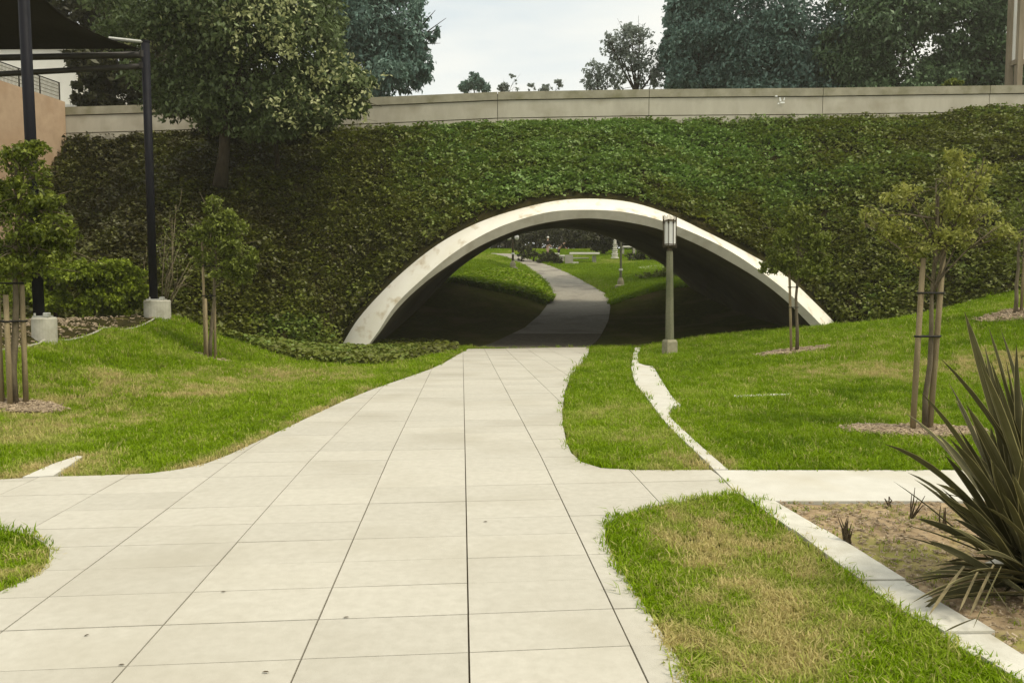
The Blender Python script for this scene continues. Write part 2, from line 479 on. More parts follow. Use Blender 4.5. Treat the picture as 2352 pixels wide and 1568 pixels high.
M['leaf_far'] = leaf_mat('far_blue_leaf', (.16, .19, .16), (.24, .28, .24), (.32, .36, .31), trans=.5)

def flax_mat():
    m, t, b, l = new_mat('flax_leaf')
    at = t.nodes.new('ShaderNodeAttribute'); at.attribute_name = 'edge'
    r = t.nodes.new('ShaderNodeValToRGB')
    r.color_ramp.elements[0].position, r.color_ramp.elements[0].color = .72, (.078, .072, .030, 1)
    r.color_ramp.elements[1].position, r.color_ramp.elements[1].color = .98, (.48, .42, .20, 1)
    l(at.outputs['Fac'], r.inputs['Fac'])
    geo = t.nodes.new('ShaderNodeNewGeometry')
    n = t.nodes.new('ShaderNodeTexNoise'); n.inputs['Scale'].default_value = 9; n.inputs['Detail'].default_value = 5
    l(geo.outputs['Position'], n.inputs['Vector'])
    mx = t.nodes.new('ShaderNodeMix'); mx.data_type = 'RGBA'; mx.blend_type = 'MULTIPLY'
    mx.inputs['Factor'].default_value = .6
    l(r.outputs['Color'], mx.inputs['A']); l(n.outputs['Fac'], mx.inputs['B'])
    oi = t.nodes.new('ShaderNodeObjectInfo')
    mr = t.nodes.new('ShaderNodeMapRange'); mr.inputs['To Min'].default_value, mr.inputs['To Max'].default_value = 1.1, 2.2
    l(oi.outputs['Random'], mr.inputs['Value'])
    vm = t.nodes.new('ShaderNodeVectorMath'); vm.operation = 'SCALE'
    l(mx.outputs['Result'], vm.inputs[0]); l(mr.outputs[0], vm.inputs['Scale'])
    l(vm.outputs[0], b.inputs['Base Color'])
    b.inputs['Roughness'].default_value = .6
    b.inputs['Specular IOR Level'].default_value = .2
    return m
M['flax'] = flax_mat()
M['flax_dry'] = noise_mat('dry_flax', (.20, .16, .08), (.32, .27, .15), 12, .8)

# ------------------------------------------------------------------ scattered stuff (geometry nodes)
def tuft_mesh(name, mat, n, rad, hgt, wid, seed):
    r = np.random.default_rng(seed)
    V, F = [], []
    for i in range(n):
        a = r.uniform(0, 6.283); d = rad * math.sqrt(r.uniform())
        p = np.array([d * math.cos(a), d * math.sin(a), -0.01])
        b = r.uniform(0, 6.283); lean = r.uniform(.15, 1.0)
        hh = hgt * (r.uniform(.5, 1.1) if r.uniform() > .12 else r.uniform(1.1, 1.5))
        o = np.array([math.cos(b), math.sin(b), 0]); s = np.array([-math.sin(b), math.cos(b), 0]) * wid * r.uniform(.6, 1.2)
        m = p + o * hh * lean * .3 + np.array([0, 0, hh * .6]); t = p + o * hh * lean + np.array([0, 0, hh * (1.05 - .35 * lean)])
        k = len(V)
        V += [p - s, p + s, m + s * .8, m - s * .8, t]
        F += [(k, k + 1, k + 2, k + 3), (k + 3, k + 2, k + 4)]
    me = bpy.data.meshes.new(name); me.from_pydata([tuple(v) for v in V], [], F); me.materials.append(mat)
    return bpy.data.objects.new(name, me)

def ivy_mesh(name, mat, n, rad, size, seed, tilt=0.45, light=None):
    r = np.random.default_rng(seed)
    V, F = [], []
    for i in range(n):
        a = r.uniform(0, 6.283); d = rad * math.sqrt(r.uniform())
        c = np.array([d * math.cos(a), d * math.sin(a), r.uniform(-.02, .10)])
        nz = np.array([r.normal(0, tilt), r.normal(0, tilt), 1.0]); nz /= np.linalg.norm(nz)
        b = r.uniform(0, 6.283); u = np.array([math.cos(b), math.sin(b), 0]); u -= nz * (u @ nz); u /= np.linalg.norm(u)
        w = np.cross(nz, u); s = size * r.uniform(.6, 1.25)
        k = len(V)
        V += [c - u * .45 * s, c + w * .5 * s - u * .15 * s + nz * .08 * s, c + u * .6 * s - nz * .10 * s, c - w * .5 * s - u * .15 * s + nz * .08 * s]
        F += [(k, k + 1, k + 2), (k, k + 2, k + 3)]
    me = bpy.data.meshes.new(name); me.from_pydata([tuple(v) for v in V], [], F); me.materials.append(mat)
    if light is not None:
        me.materials.append(light)
        for i in range(n):
            if r.uniform() < .10: me.polygons[2 * i].material_index = me.polygons[2 * i + 1].material_index = 1  # random leaves take the painted glint colour
    return bpy.data.objects.new(name, me)

def scatter(name, pts, rots, scl, tint, sources, parent=None, label=None):
    n = len(pts)
    me = bpy.data.meshes.new(name)
    me.vertices.add(n); me.vertices.foreach_set('co', np.asarray(pts - origin(parent), np.float32).ravel())
    for nm, ty, key, arr in (('rot', 'FLOAT_VECTOR', 'vector', rots), ('scl', 'FLOAT', 'value', scl), ('tint', 'FLOAT', 'value', tint), ('pick', 'INT', 'value', RNG.integers(0, len(sources), n).astype(np.int32))):
        a = me.attributes.new(nm, ty, 'POINT'); a.data.foreach_set(key, np.ascontiguousarray(arr, np.int32 if ty == 'INT' else np.float32).ravel())
    o = link(name, me, parent)
    ng = bpy.data.node_groups.new(name, 'GeometryNodeTree')
    ng.interface.new_socket('Geometry', in_out='INPUT', socket_type='NodeSocketGeometry')
    ng.interface.new_socket('Geometry', in_out='OUTPUT', socket_type='NodeSocketGeometry')
    N, l = ng.nodes, ng.links.new
    gi, go = N.new('NodeGroupInput'), N.new('NodeGroupOutput')
    iop = N.new('GeometryNodeInstanceOnPoints')
    jn = N.new('GeometryNodeJoinGeometry')
    for s in reversed(sources):
        oi = N.new('GeometryNodeObjectInfo'); oi.inputs['Object'].default_value = s
        g2 = N.new('GeometryNodeGeometryToInstance')
        l(oi.outputs['Geometry'], g2.inputs[0]); l(g2.outputs[0], jn.inputs[0])
    l(gi.outputs[0], iop.inputs['Points']); l(jn.outputs[0], iop.inputs['Instance'])
    iop.inputs['Pick Instance'].default_value = True
    for nm, ty, sock in (('rot', 'FLOAT_VECTOR', 'Rotation'), ('scl', 'FLOAT', 'Scale'), ('pick', 'INT', 'Instance Index')):
        na = N.new('GeometryNodeInputNamedAttribute'); na.data_type = ty; na.inputs['Name'].default_value = nm
        l(na.outputs['Attribute'], iop.inputs[sock])
    l(iop.outputs[0], go.inputs[0])
    md = o.modifiers.new('scatter', 'NODES'); md.node_group = ng
    for s in sources:
        for m in s.data.materials:
            if m.name not in me.materials: me.materials.append(m)
    tag(o, label, None, None, 'stuff')
    return o

# ------------------------------------------------------------------ ground
xs = np.concatenate([np.arange(-90, -30, 4), np.arange(-30, -8, .5), np.arange(-8, 8, .2), np.arange(8, 30, .5), np.arange(30, 91, 4)])
ys = np.concatenate([np.arange(-25, 0, 2.5), np.arange(0, 12, .2), np.arange(12, 30, .3), np.arange(30, 90, .6), np.arange(90, 200, 5)])
gx, gy = np.meshgrid(xs, ys)
gxy = np.stack([gx.ravel(), gy.ravel()], 1)
gz = H(gxy) - 0.03
for pl in PAVED: gz[inside(gxy, pl)] -= 0.04
gz += (vnoise(gxy * 1.3, 3) - .5) * .03 * np.clip((seg_dist(gxy, PLAZA) - .5) / 1, 0, 1)
nx, ny = len(xs), len(ys)
ii = (np.arange(ny - 1)[:, None] * nx + np.arange(nx - 1)[None, :]).ravel()
ground = mesh_np('ground', np.column_stack([gxy, gz]), np.stack([ii, ii + 1, ii + nx + 1, ii + nx], 1), M['ground'], smooth=True)
tag(ground, None, None, None, 'structure')

# ------------------------------------------------------------------ paving
def dens(pl, step=.5):
    out = []
    for i in range(len(pl)):
        a, b = pl[i], pl[(i + 1) % len(pl)]
        n = max(1, int(np.hypot(*(b - a)) / step))
        for k in range(n): out.append(a + (b - a) * k / n)
    return np.array(out)

def sheet(name, pl, mat, dz, thick, grid=.45, parent=None, hfun=None):
    """A flat-topped sheet over an outline, cut into strips so that it follows the ground."""
    bm = bmesh.new()
    vs = [bm.verts.new((p[0], p[1], 0)) for p in pl]
    f = bm.faces.new(vs)
    if f.normal.z < 0: f.normal_flip()
    lo, hi = pl.min(0), pl.max(0)
    for ax in (0, 1):
        for v in np.arange(lo[ax] + grid, hi[ax], grid):
            co = [0, 0, 0]; co[ax] = v; no = [0, 0, 0]; no[ax] = 1
            bmesh.ops.bisect_plane(bm, geom=bm.verts[:] + bm.edges[:] + bm.faces[:], plane_co=co, plane_no=no)
    bmesh.ops.triangulate(bm, faces=bm.faces[:])
    top = bm.faces[:]
    ext = bmesh.ops.extrude_face_region(bm, geom=top)
    newv = [g for g in ext['geom'] if isinstance(g, bmesh.types.BMVert)]
    news = set(newv)
    allv = bm.verts[:]
    hz = (hfun or H)(np.array([[v.co.x, v.co.y] for v in allv]))
    for v, z in zip(allv, hz):
        v.co.z = z + dz if v in news else z + dz - thick
    bmesh.ops.recalc_face_normals(bm, faces=bm.faces[:])
    o0 = origin(parent)
    for v in bm.verts: v.co -= Vector(o0)
    me = bpy.data.meshes.new(name); bm.to_mesh(me); bm.free(); me.materials.append(mat)
    return link(name, me, parent)

plaza = sheet('plaza', PLAZA, M['mortar'], -.014, .05)
tag(plaza, None, None, None, 'structure')

def clip_poly(subj, quad):
    out = [tuple(p) for p in subj]
    n = len(quad)
    for i in range(n):
        a, b = quad[i], quad[(i + 1) % n]
        inp, out = out, []
        if not inp: return []
        sd = lambda p: (b[0] - a[0]) * (p[1] - a[1]) - (b[1] - a[1]) * (p[0] - a[0])
        for k in range(len(inp)):
            p, q = inp[k - 1], inp[k]
            dp, dq = sd(p), sd(q)
            if (dp >= 0) != (dq >= 0):
                t = dp / (dp - dq); out.append((p[0] + (q[0] - p[0]) * t, p[1] + (q[1] - p[1]) * t))
            if dq >= 0: out.append(q)
    cl = []
    for p in out:
        if not cl or math.hypot(p[0] - cl[-1][0], p[1] - cl[-1][1]) > .004: cl.append(p)
    if len(cl) > 2 and math.hypot(cl[0][0] - cl[-1][0], cl[0][1] - cl[-1][1]) < .004: cl.pop()
    return cl

AY = [1.75, 2.16, 2.57, 2.97, 3.37, 3.78, 4.19, 4.59, 5.01, 5.40, 5.85, 6.32, 6.81, 7.36]
while AY[-1] < 28: AY.append(AY[-1] + .5)
TS = .088
def lx(k, Y): return -.179 - .0637 * (Y - 3.19) + .73 * k
def cross(k, y0):      # where the k-th long joint meets the cross joint that passes the middle joint at y0
    xa = lx(0, y0); Y = y0
    for _ in range(6): Y = y0 + TS * (lx(k, Y) - xa)
    return np.array([lx(k, Y), Y])
cells = []
for j in range(len(AY) - 1):
    for k in range(-9, 6):
        q = [cross(k, AY[j]), cross(k + 1, AY[j]), cross(k + 1, AY[j + 1]), cross(k, AY[j + 1])]
        gl = .0042
        gt0 = .0042 if abs(AY[j] - 3.78) < .01 else (.003 if abs(AY[j] - 7.36) < .01 else .0019)
        gt1 = .0042 if abs(AY[j + 1] - 3.78) < .01 else (.003 if abs(AY[j + 1] - 7.36) < .01 else .0019)
        q[0] = q[0] + [gl, gt0]; q[1] = q[1] + [-gl, gt0]; q[2] = q[2] + [-gl, -gt1]; q[3] = q[3] + [gl, -gt1]
        c = clip_poly(PLAZA, q)
        if len(c) < 3: continue
        ar = .5 * abs(sum(c[i][0] * c[(i + 1) % len(c)][1] - c[(i + 1) % len(c)][0] * c[i][1] for i in range(len(c))))
        if ar < .004: continue
        cells.append((np.array(c), ar))
cells.sort(key=lambda c: -c[1] / max(c[0][:, 1].mean(), 1.5) ** 3)
rest = MB()
for n, (c, ar) in enumerate(cells):
    cen = c.mean(0)
    tx, ty, dz = RNG.normal(0, .0012), RNG.normal(0, .0012), RNG.normal(0, .0007)
    z1 = [float(zp(p[1]) + dz + tx * (p[0] - cen[0]) + ty * (p[1] - cen[1])) for p in c]
    z0 = [z - .045 for z in z1]
    if n < 298:
        MB().prism([tuple(p) for p in c], z0, z1).build('paving_slab', M['slab'], plaza)
    else:
        rest.prism([tuple(p) for p in c], z0, z1)
rs = rest.build('paving_slab', M['slab'], plaza); rs['kind'] = 'stuff'

side = sheet('side_path', SIDE, M['path'], .0, .06); tag(side, None, None, None, 'structure')
kerb = sheet('kerb_strip', KERB, M['mortar'], -.02, .06, .3); tag(kerb, None, None, None, 'structure')
kbreaks = [6.2, 5.1, 4.18, 3.66, 3.52, 3.30, 2.6, 2.0]
for i, (ya, yb) in enumerate(zip(kbreaks[:-1], kbreaks[1:])):
    sk = .12
    q = [np.array(p, float) for p in ((-2, yb + .006 - sk * .6), (6, yb + .006 + sk), (6, ya - .006 + sk), (-2, ya - .006 - sk * .6))]
    piece = np.array(clip_poly(KERB, q))
    if len(piece) >= 3:
        piece = piece + np.array([[0, 0], [.004, .0], [-.006, .0], [.016, -.004], [-.012, .0], [.006, 0], [0, 0]])[i]
        sheet('kerb_stone', piece, M['kerb'], .012 + [0, .003, -.003, .006, -.006, .002, 0][i], .07, .3, kerb)
kerb2 = sheet('lawn_edging', STRIP, M['path'], .004, .08, .4); tag(kerb2, None, None, None, 'structure')
for pts_ in ([(1686, 913), (1745, 911), (1818, 908), (1818, 905.5), (1745, 908), (1686, 910)], [(918, 828), (932, 823), (946, 815), (941, 815), (928, 821)]):
    pe = np.array([G(*p)[:2] for p in pts_])
    ke = sheet('lawn_edging', pe, M['path'], .016, .08, .3); tag(ke, None, None, None, 'structure')
kerb3 = sheet('lawn_edging', LSTRIP, M['path'], .004, .08, .3); tag(kerb3, None, None, None, 'structure')
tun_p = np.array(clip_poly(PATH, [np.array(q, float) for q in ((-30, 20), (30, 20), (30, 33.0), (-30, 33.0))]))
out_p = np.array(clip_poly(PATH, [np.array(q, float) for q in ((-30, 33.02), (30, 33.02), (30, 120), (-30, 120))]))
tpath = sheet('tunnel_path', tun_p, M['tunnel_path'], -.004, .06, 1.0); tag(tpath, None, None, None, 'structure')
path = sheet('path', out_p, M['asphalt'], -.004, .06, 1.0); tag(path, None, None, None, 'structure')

# soil bed by the flax, bare bed at the left hedge
SOIL = np.vstack([poly([(1779, 1152), (2400, 1152), (2950, 1152), (2950, 1700)]), KERB[7:1:-1], poly([(1781, 1153)])])
soil = sheet('soil_bed', SOIL, M['soil'], -.012, .05, .12, hfun=lambda xy: H(xy) + (vnoise(xy * 9, 5) - .5) * .035 + (vnoise(xy * 23, 8) - .5) * .018)
tag(soil, None, None, None, 'structure')
BED = np.array([P(*p)[:2] for p in [(-500, 900, 11), (-150, 835, 12), (37, 797, 13.0), (110, 776, 14.4), (240, 752, 17.5), (365, 724, 21), (400, 727, 22), (340, 735, 23.2), (100, 745, 23), (-400, 760, 22), (-900, 760, 20)]])
bed = sheet('planting_bed', BED, M['bank'], -.008, .05, .3, hfun=lambda xy: H(xy) + (vnoise(xy * 4, 5) - .5) * .10); tag(bed, None, None, None, 'structure')
RET = [P(*p) for p in [(-500, 900, 11), (-150, 835, 12), (37, 797, 13.0), (110, 776, 14.4), (240, 752, 17.5), (365, 724, 21)]]
mb = MB()
for a, b in zip(RET[:-1], RET[1:]):
    a2, b2 = a.copy(), b.copy()
    d = (b2 - a2); L0 = np.hypot(d[0], d[1])
    n = int(L0 / .6) + 1
    mb.tube([a2 + d * k / n + np.array([0, 0, h1(*(a2 + d * k / n)[:2]) - (a2 + d * k / n)[2] - .0]) for k in range(n + 1)], .022, 6)
ret = mb.build('bed_edging', M['stone_grey']); tag(ret, None, None, None, 'structure')

# ------------------------------------------------------------------ underpass arch
def cr(pts, n):
    p = np.array(pts, float)
    t = np.concatenate([[0], np.cumsum(np.hypot(*np.diff(p, axis=0).T))]); t /= t[-1]
    q = np.linspace(0, 1, n)
    tg = np.gradient(p, t, axis=0)
    out = []
    for s in q:
        i = min(max(np.searchsorted(t, s) - 1, 0), len(t) - 2)
        hh = t[i + 1] - t[i]; u = (s - t[i]) / hh
        out.append((2 * u**3 - 3 * u**2 + 1) * p[i] + (u**3 - 2 * u**2 + u) * hh * tg[i] + (-2 * u**3 + 3 * u**2) * p[i + 1] + (u**3 - u**2) * hh * tg[i + 1])
    return np.array(out)
OUT_PX = [(757, 840), (785, 793), (815, 743), (872, 676), (942, 610), (1008, 560), (1075, 522), (1135, 497.5), (1173, 485.5), (1220, 473), (1273, 462), (1350, 456.5), (1450, 465), (1537, 492), (1620, 531), (1710, 577), (1814, 640), (1867, 690), (1917, 741), (1945, 775)]
RID_PX = [(800, 850), (836, 805), (866, 765), (905, 705), (975, 636), (1042, 581), (1108, 540), (1150, 520), (1173, 511.5), (1215, 498), (1256, 488), (1350, 482), (1440, 488), (1513, 505), (1590, 534), (1674, 575), (1740, 618), (1804, 667), (1887, 747), (1915, 778)]
INN_PX = [(808, 848), (840, 806), (874, 762), (908, 715), (975, 650), (1042, 602), (1108, 562), (1150, 543), (1173, 533.5), (1215, 520), (1256, 511), (1350, 501.5), (1440, 510), (1513, 526), (1590, 556), (1674, 600), (1740, 640), (1804, 690), (1864, 750), (1890, 780)]
NA = 90
oc, rc, ic = cr(OUT_PX, NA), cr(RID_PX, NA), cr(INN_PX, NA)
YA = 27.0
OUT = np.array([P(p[0], p[1], YA + .5) for p in oc])
RID = np.array([P(p[0], p[1], YA) for p in rc])
INN = np.array([P(p[0], p[1], YA + .06) for p in ic])
TD = np.array([(1182 - 1176) / FOC, 1.0, (HOR - 563) / FOC])
arch = thing('underpass_arch', (2.4, YA, -.45), 'low white concrete arch of the pedestrian underpass through the ivy bank', 'arch')
def strip(name, curves, mat):
    V = np.concatenate(curves); n = len(curves[0]); F = []
    for c in range(len(curves) - 1):
        for i in range(n - 1): F.append((c * n + i, c * n + i + 1, (c + 1) * n + i + 1, (c + 1) * n + i))
    return mesh_np(name, V, F, mat, arch, smooth=True)
mid = OUT + np.array([0, .5, 0.0])
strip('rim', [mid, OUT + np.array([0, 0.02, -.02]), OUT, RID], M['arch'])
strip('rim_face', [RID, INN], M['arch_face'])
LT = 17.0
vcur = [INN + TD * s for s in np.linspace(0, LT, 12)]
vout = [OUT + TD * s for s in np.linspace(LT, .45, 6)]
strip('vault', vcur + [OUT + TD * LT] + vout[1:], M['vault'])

# ------------------------------------------------------------------ embankment
YP = 34.5
TOE = np.array([P(*p) for p in [(-700, 760, 21), (-300, 752, 22), (100, 743, 22.5), (340, 732, 23), (400, 727, 22.6), (480, 767, 23.5), (600, 802, 24.8), (700, 812, 26), (790, 806, 27.3)]] +
               [P(*p) for p in [(1900, 749, 27.3), (2040, 735, 26.6), (2160, 713, 26), (2330, 667, 24.5), (2600, 620, 23.5), (3000, 560, 23)]])
WT = [(-700, 262), (170, 247), (430, 239), (860, 225), (1143, 212.5), (1490, 206.5), (1888, 203.5), (2352, 197), (2700, 192), (3200, 186)]
WTP = np.array([P(x, y, YP) for x, y in WT])
def wall_top(x): return np.interp(x, WTP[:, 0], WTP[:, 2])
BTX = np.array([(-900, 330), (150, 318), (430, 306), (860, 293), (1143, 286), (1490, 279), (1888, 270), (2160, 270), (2225, 250), (2352, 247), (3000, 235)], float)
BTP = np.array([P(x, y, YP - .1) for x, y in BTX])
ox, oz = OUT[:, 0], OUT[:, 2]
o_ord = np.argsort(ox)
bx = np.arange(-24, 30.01, .2)
NR = 44
BV = np.zeros((NR, len(bx), 3))
for i, x in enumerate(bx):
    yt, zt = np.interp(x, TOE[:, 0], TOE[:, 1]), None
    if OUT[1, 0] < x < OUT[-2, 0]:
        yt, zt = YA + .53, float(np.interp(x, ox[o_ord], oz[o_ord])) - .05
    else:
        zt = h1(x, yt) - .03
    zt_top = float(np.interp(x, BTP[:, 0], BTP[:, 2]))
    v = np.linspace(0, 1, NR)
    left = np.clip((-13.5 - x) / 5, 0, 1)
    prof = v ** (1 + 2.0 * left)
    BV[:, i, 0] = x
    BV[:, i, 1] = yt + (YP + .05 - yt) * v
    BV[:, i, 2] = zt + (zt_top - zt) * prof + .22 * np.sin(math.pi * v) * (1 - left)
fl = BV.reshape(-1, 3)
bump = ((vnoise(fl[:, :2] * .45, 14) - .5) * .5 + (vnoise(fl[:, :2] * .9, 4) - .5) * .45 + (vnoise(fl[:, :2] * 2.6, 6) - .5) * .16)
vv = np.repeat(np.linspace(0, 1, NR), len(bx))
fl[:, 2] += bump * np.clip(vv * 6, 0, 1) * np.clip((1 - vv) * 8, 0, 1)
nb = len(bx)
ib = (np.arange(NR - 1)[:, None] * nb + np.arange(nb - 1)[None, :]).ravel()
BF = np.stack([ib, ib + 1, ib + nb + 1, ib + nb], 1)
bank = mesh_np('embankment', fl, BF, M['bank'], smooth=True); tag(bank, None, None, None, 'structure')
# road on top and the bank behind it
rv, rf = [], []
for x in np.linspace(-60, 60, 61):
    z = float(np.interp(x, BTP[:, 0], BTP[:, 2])) + .15
    rv += [(x, YP + .1, z), (x, YP + 8.2, z)]
rf = [(2 * i, 2 * i + 2, 2 * i + 3, 2 * i + 1) for i in range(60)]
road = mesh_np('road', rv, rf, M['road']); tag(road, None, None, None, 'structure')
rv = []
for x in np.linspace(-60, 60, 121):
    z = float(np.interp(x, BTP[:, 0], BTP[:, 2])) + .14
    open_ = OUT[0, 0] < x < OUT[-1, 0]
    zb = float(np.interp(x, ox[o_ord], oz[o_ord])) + TD[2] * 16.9 if open_ else h1(x, 50.0) - .1
    yb = YA + 16.9 if open_ else 50.0
    rv += [(x, YP + 8.2, z), (x, yb, zb)]
rf = [(2 * i, 2 * i + 2, 2 * i + 3, 2 * i + 1) for i in range(120)]
bank2 = mesh_np('far_embankment', rv, rf, M['bank']); tag(bank2, None, None, None, 'structure')

# ivy
srcs = [ivy_mesh('ivy_clump', M['ivy'], 21, .27, .098, s, .5, M['ivy_glint']) for s in (1, 2, 3, 4, 5)]
q0, q1, q2, q3 = (fl[BF[:, k]] for k in range(4))
area = .5 * (np.linalg.norm(np.cross(q1 - q0, q2 - q0), axis=1) + np.linalg.norm(np.cross(q2 - q0, q3 - q0), axis=1))
NI = 46000
fi = RNG.choice(len(BF), NI, p=area / area.sum())
u, v = RNG.uniform(size=(2, NI))
pts = (q0[fi] * ((1 - u) * (1 - v))[:, None] + q1[fi] * (u * (1 - v))[:, None] + q2[fi] * (u * v)[:, None] + q3[fi] * ((1 - u) * v)[:, None])
nrm = np.cross(q1[fi] - q0[fi], q3[fi] - q0[fi]); nrm /= np.linalg.norm(nrm, axis=1)[:, None]
# thin patches
thin = vnoise(pts * 1.1, 21)
keepm = RNG.uniform(size=NI) < np.clip(.10 + thin * 1.5, 0, 1)
ocl = np.stack([OUT[:, 0], OUT[:, 2]], 1)
dr = seg_dist(pts[:, [0, 2]], ocl, False)
keepm &= ~((dr < .19 + .10 * thin) & (pts[:, 1] < 29.2) & (pts[:, 0] > OUT[0, 0] - .4) & (pts[:, 0] < OUT[-1, 0] + .4))
pts, nrm = pts[keepm], nrm[keepm]
# ivy on the flat in front of the left foot and within the tunnel mouth
IVYG = np.array([P(*p)[:2] for p in [(400, 727, 22), (480, 767, 22), (600, 803, 22), (700, 827, 20.8), (780, 836, 20.2), (850, 839, 19.8), (930, 827, 21.5), (1040, 801, 26.5), (1010, 780, 30), (880, 790, 29.5)]] + [(-5.0, 27.6), (-5.9, 27.3), (-7, 26.2), (-9, 25)])
bb = np.column_stack([RNG.uniform(IVYG[:, 0].min(), IVYG[:, 0].max(), 9000), RNG.uniform(IVYG[:, 1].min(), IVYG[:, 1].max(), 9000)])
bb = bb[inside(bb, IVYG)]
g3 = np.column_stack([bb, H(bb) + .03])
pts = np.vstack([pts, g3]); nrm = np.vstack([nrm, np.tile([0, 0, 1.0], (len(g3), 1))])
up = nrm * .55 + np.array([0, 0, .45]); up /= np.linalg.norm(up, axis=1)[:, None]
rx = -np.arcsin(np.clip(up[:, 1], -1, 1)); ry = np.arctan2(up[:, 0], up[:, 2])
rots = np.column_stack([rx, ry, RNG.uniform(0, 6.28, len(pts))])
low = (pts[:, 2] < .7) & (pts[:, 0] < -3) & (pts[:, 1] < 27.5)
flare = np.exp(-(((pts[:, 0] - 3.6) / 9.5) ** 2)) * np.clip((pts[:, 2] - 3.4) / 2.2, 0, 1) * (.8 + .5 * vnoise(pts * .7, 33))  # teal lens flare over the middle of the bank, put into the leaf tint
tint = np.clip(.10 + .5 * vnoise(pts * .8, 31) * (.6 + .4 * vnoise(pts * 3, 32)) + .62 * flare + RNG.normal(0, .11, len(pts)) - .24 * np.clip((-3.5 - pts[:, 0]) / 5, 0, 1) * np.clip((pts[:, 2] - .6) / 2.5, .3, 1), 0, 1)  # left of the bank darker: tree shade and vignetting put into the tint
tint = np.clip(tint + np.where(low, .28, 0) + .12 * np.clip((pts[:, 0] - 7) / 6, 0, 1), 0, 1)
scl = RNG.uniform(.75, 1.3, len(pts)) * np.exp(RNG.normal(0, .12, len(pts))) * (1 + .08 * np.clip(flare, 0, 1))
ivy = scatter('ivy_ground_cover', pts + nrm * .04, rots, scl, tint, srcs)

# ------------------------------------------------------------------ lawn
MULCH = [(P(1822, 808, 19.6), .92, .55), (P(2098, 986, 9.25), .82, .42), (P(2345, 716, 19.5), 1.0, .7), (P(485, 829, 18.9), .45, .3), (P(45, 930, 10.3), .55, .35)]
tufts = [tuft_mesh('grass_tuft', M['grass'], 15, .055, .055, .0032, s) for s in (1, 2, 3, 4, 5)]
def toe_y(x): return np.where((x > OUT[1, 0]) & (x < OUT[-2, 0]), 28.2, np.interp(x, TOE[:, 0], TOE[:, 1]))
bands = [(2.0, 3.2, 3600, .86), (3.2, 4.5, 2900, .86), (4.5, 7, 1150, 1.0), (7, 11, 560, 1.15), (11, 17, 260, 1.45), (17, 28.3, 150, 1.85)]
GP, GS = [], []
for y0, y1, den, sc in bands:
    xl, xr = -.70 * y1 - 1.0, .70 * y1 + 1.0
    n = int((xr - xl) * (y1 - y0) * den)
    xy = np.column_stack([RNG.uniform(xl, xr, n), RNG.uniform(y0, y1, n)])
    ok = np.ones(n, bool)
    for pl in PAVED + [SOIL, BED]:
        near = np.ones(n, bool)
        ok &= ~inside(xy, pl)
    ok &= ~inside(xy, IVYG)
    ok &= xy[:, 1] < toe_y(xy[:, 0])
    xy = xy[ok]
    for (c, a, b) in MULCH:
        r = np.hypot((xy[:, 0] - c[0]) / a, (xy[:, 1] - c[1]) / b)
        xy = xy[r > .92 + .3 * RNG.uniform(size=len(xy)) * RNG.uniform(size=len(xy))]
    GP.append(xy); GS.append(np.full(len(xy), sc) * RNG.uniform(.75, 1.25, len(xy)))
gp = np.vstack(GP); gs = np.concatenate(GS)
dp = np.full(len(gp), 9.0)
for pl in PAVED + [SOIL]: dp = np.minimum(dp, seg_dist(gp, pl))
dry = np.zeros(len(gp))
for (px, py, r, s) in [(1600, 1205, .33, 1), (1690, 1240, .38, 1), (1560, 1220, .25, .8), (1760, 1320, .32, .8), (1660, 1300, .28, .7), (1720, 1420, .3, .7), (1640, 1490, .3, .55), (1850, 1440, .3, .45), (1800, 1530, .25, .6), (1590, 1062, .35, .7), (1500, 1000, .5, .25),
                       (1400, 940, .5, .3), (330, 880, .9, .6), (430, 895, .7, .7), (560, 872, 1.0, .6), (230, 905, .8, .45), (250, 970, .6, .45), (120, 940, .7, .6), (60, 980, .8, .4), (680, 860, 1.2, .5), (760, 870, .9, .35), (1900, 852, 1.1, .6), (2040, 848, 1.1, .65), (2250, 842, 1.0, .9), (2340, 835, 1.0, .9),
                       (1750, 870, 1.0, .3), (2060, 945, .5, .6), (70, 1300, .3, .5), (150, 1075, .5, .5), (2150, 1000, .6, .3), (1980, 790, 1.5, .25), (2190, 830, .6, .5)]:
    c = G(px, py)
    rr = np.hypot(gp[:, 0] - c[0], (gp[:, 1] - c[1]) * .75) / r
    dry = np.maximum(dry, s * np.clip(1.25 - rr * .8, 0, 1))
nz1 = vnoise(gp * 1.7, 41); nz2 = vnoise(gp * 6.0, 42); nz3 = vnoise(gp * 19.0, 43)
dry = np.clip(dry * (.35 + 1.1 * nz2) * (.6 + .8 * nz3), 0, 1)
edge_l = (gp[:, 0] < 0) & (gp[:, 1] > 6) & (gp[:, 1] < 14)
dry = np.where(edge_l & (dp < .22), np.maximum(dry, (.75 - dp * 2) * (.5 + nz2)), dry)
tint = np.clip(.30 + .26 * (nz1 - .5) + .32 * (nz2 - .5) + .12 * (nz3 - .5) + RNG.normal(0, .07, len(gp)) + np.clip(vnoise(gp * .6, 44) - .62, 0, 1) * .5, .02, .62)
dead = RNG.uniform(size=len(gp)) < np.where(gp[:, 1] < 6.5, .15, .08)
tint = tint + np.where((gp[:, 0] < -1) & (gp[:, 1] > 6), .09, 0)
tint = np.clip(tint + .25 * np.clip(vnoise(gp * 1.1, 46) - .5, 0, 1), 0, .7)
tint = np.where(dead, .8, tint)
tint = np.clip(tint + dry * .75, 0, 1)
gs = gs * (1 - .25 * np.clip(dry, 0, 1)) * np.where(dp < .05, 1.1, 1.0) * np.exp(RNG.normal(0, .16, len(gp)))
gs *= .85 + .4 * nz2
keepg = RNG.uniform(size=len(gp)) > dry * .35
keepg &= ~(seg_dist(gp, SOIL) < .05) | (gp[:, 1] < 5.7)
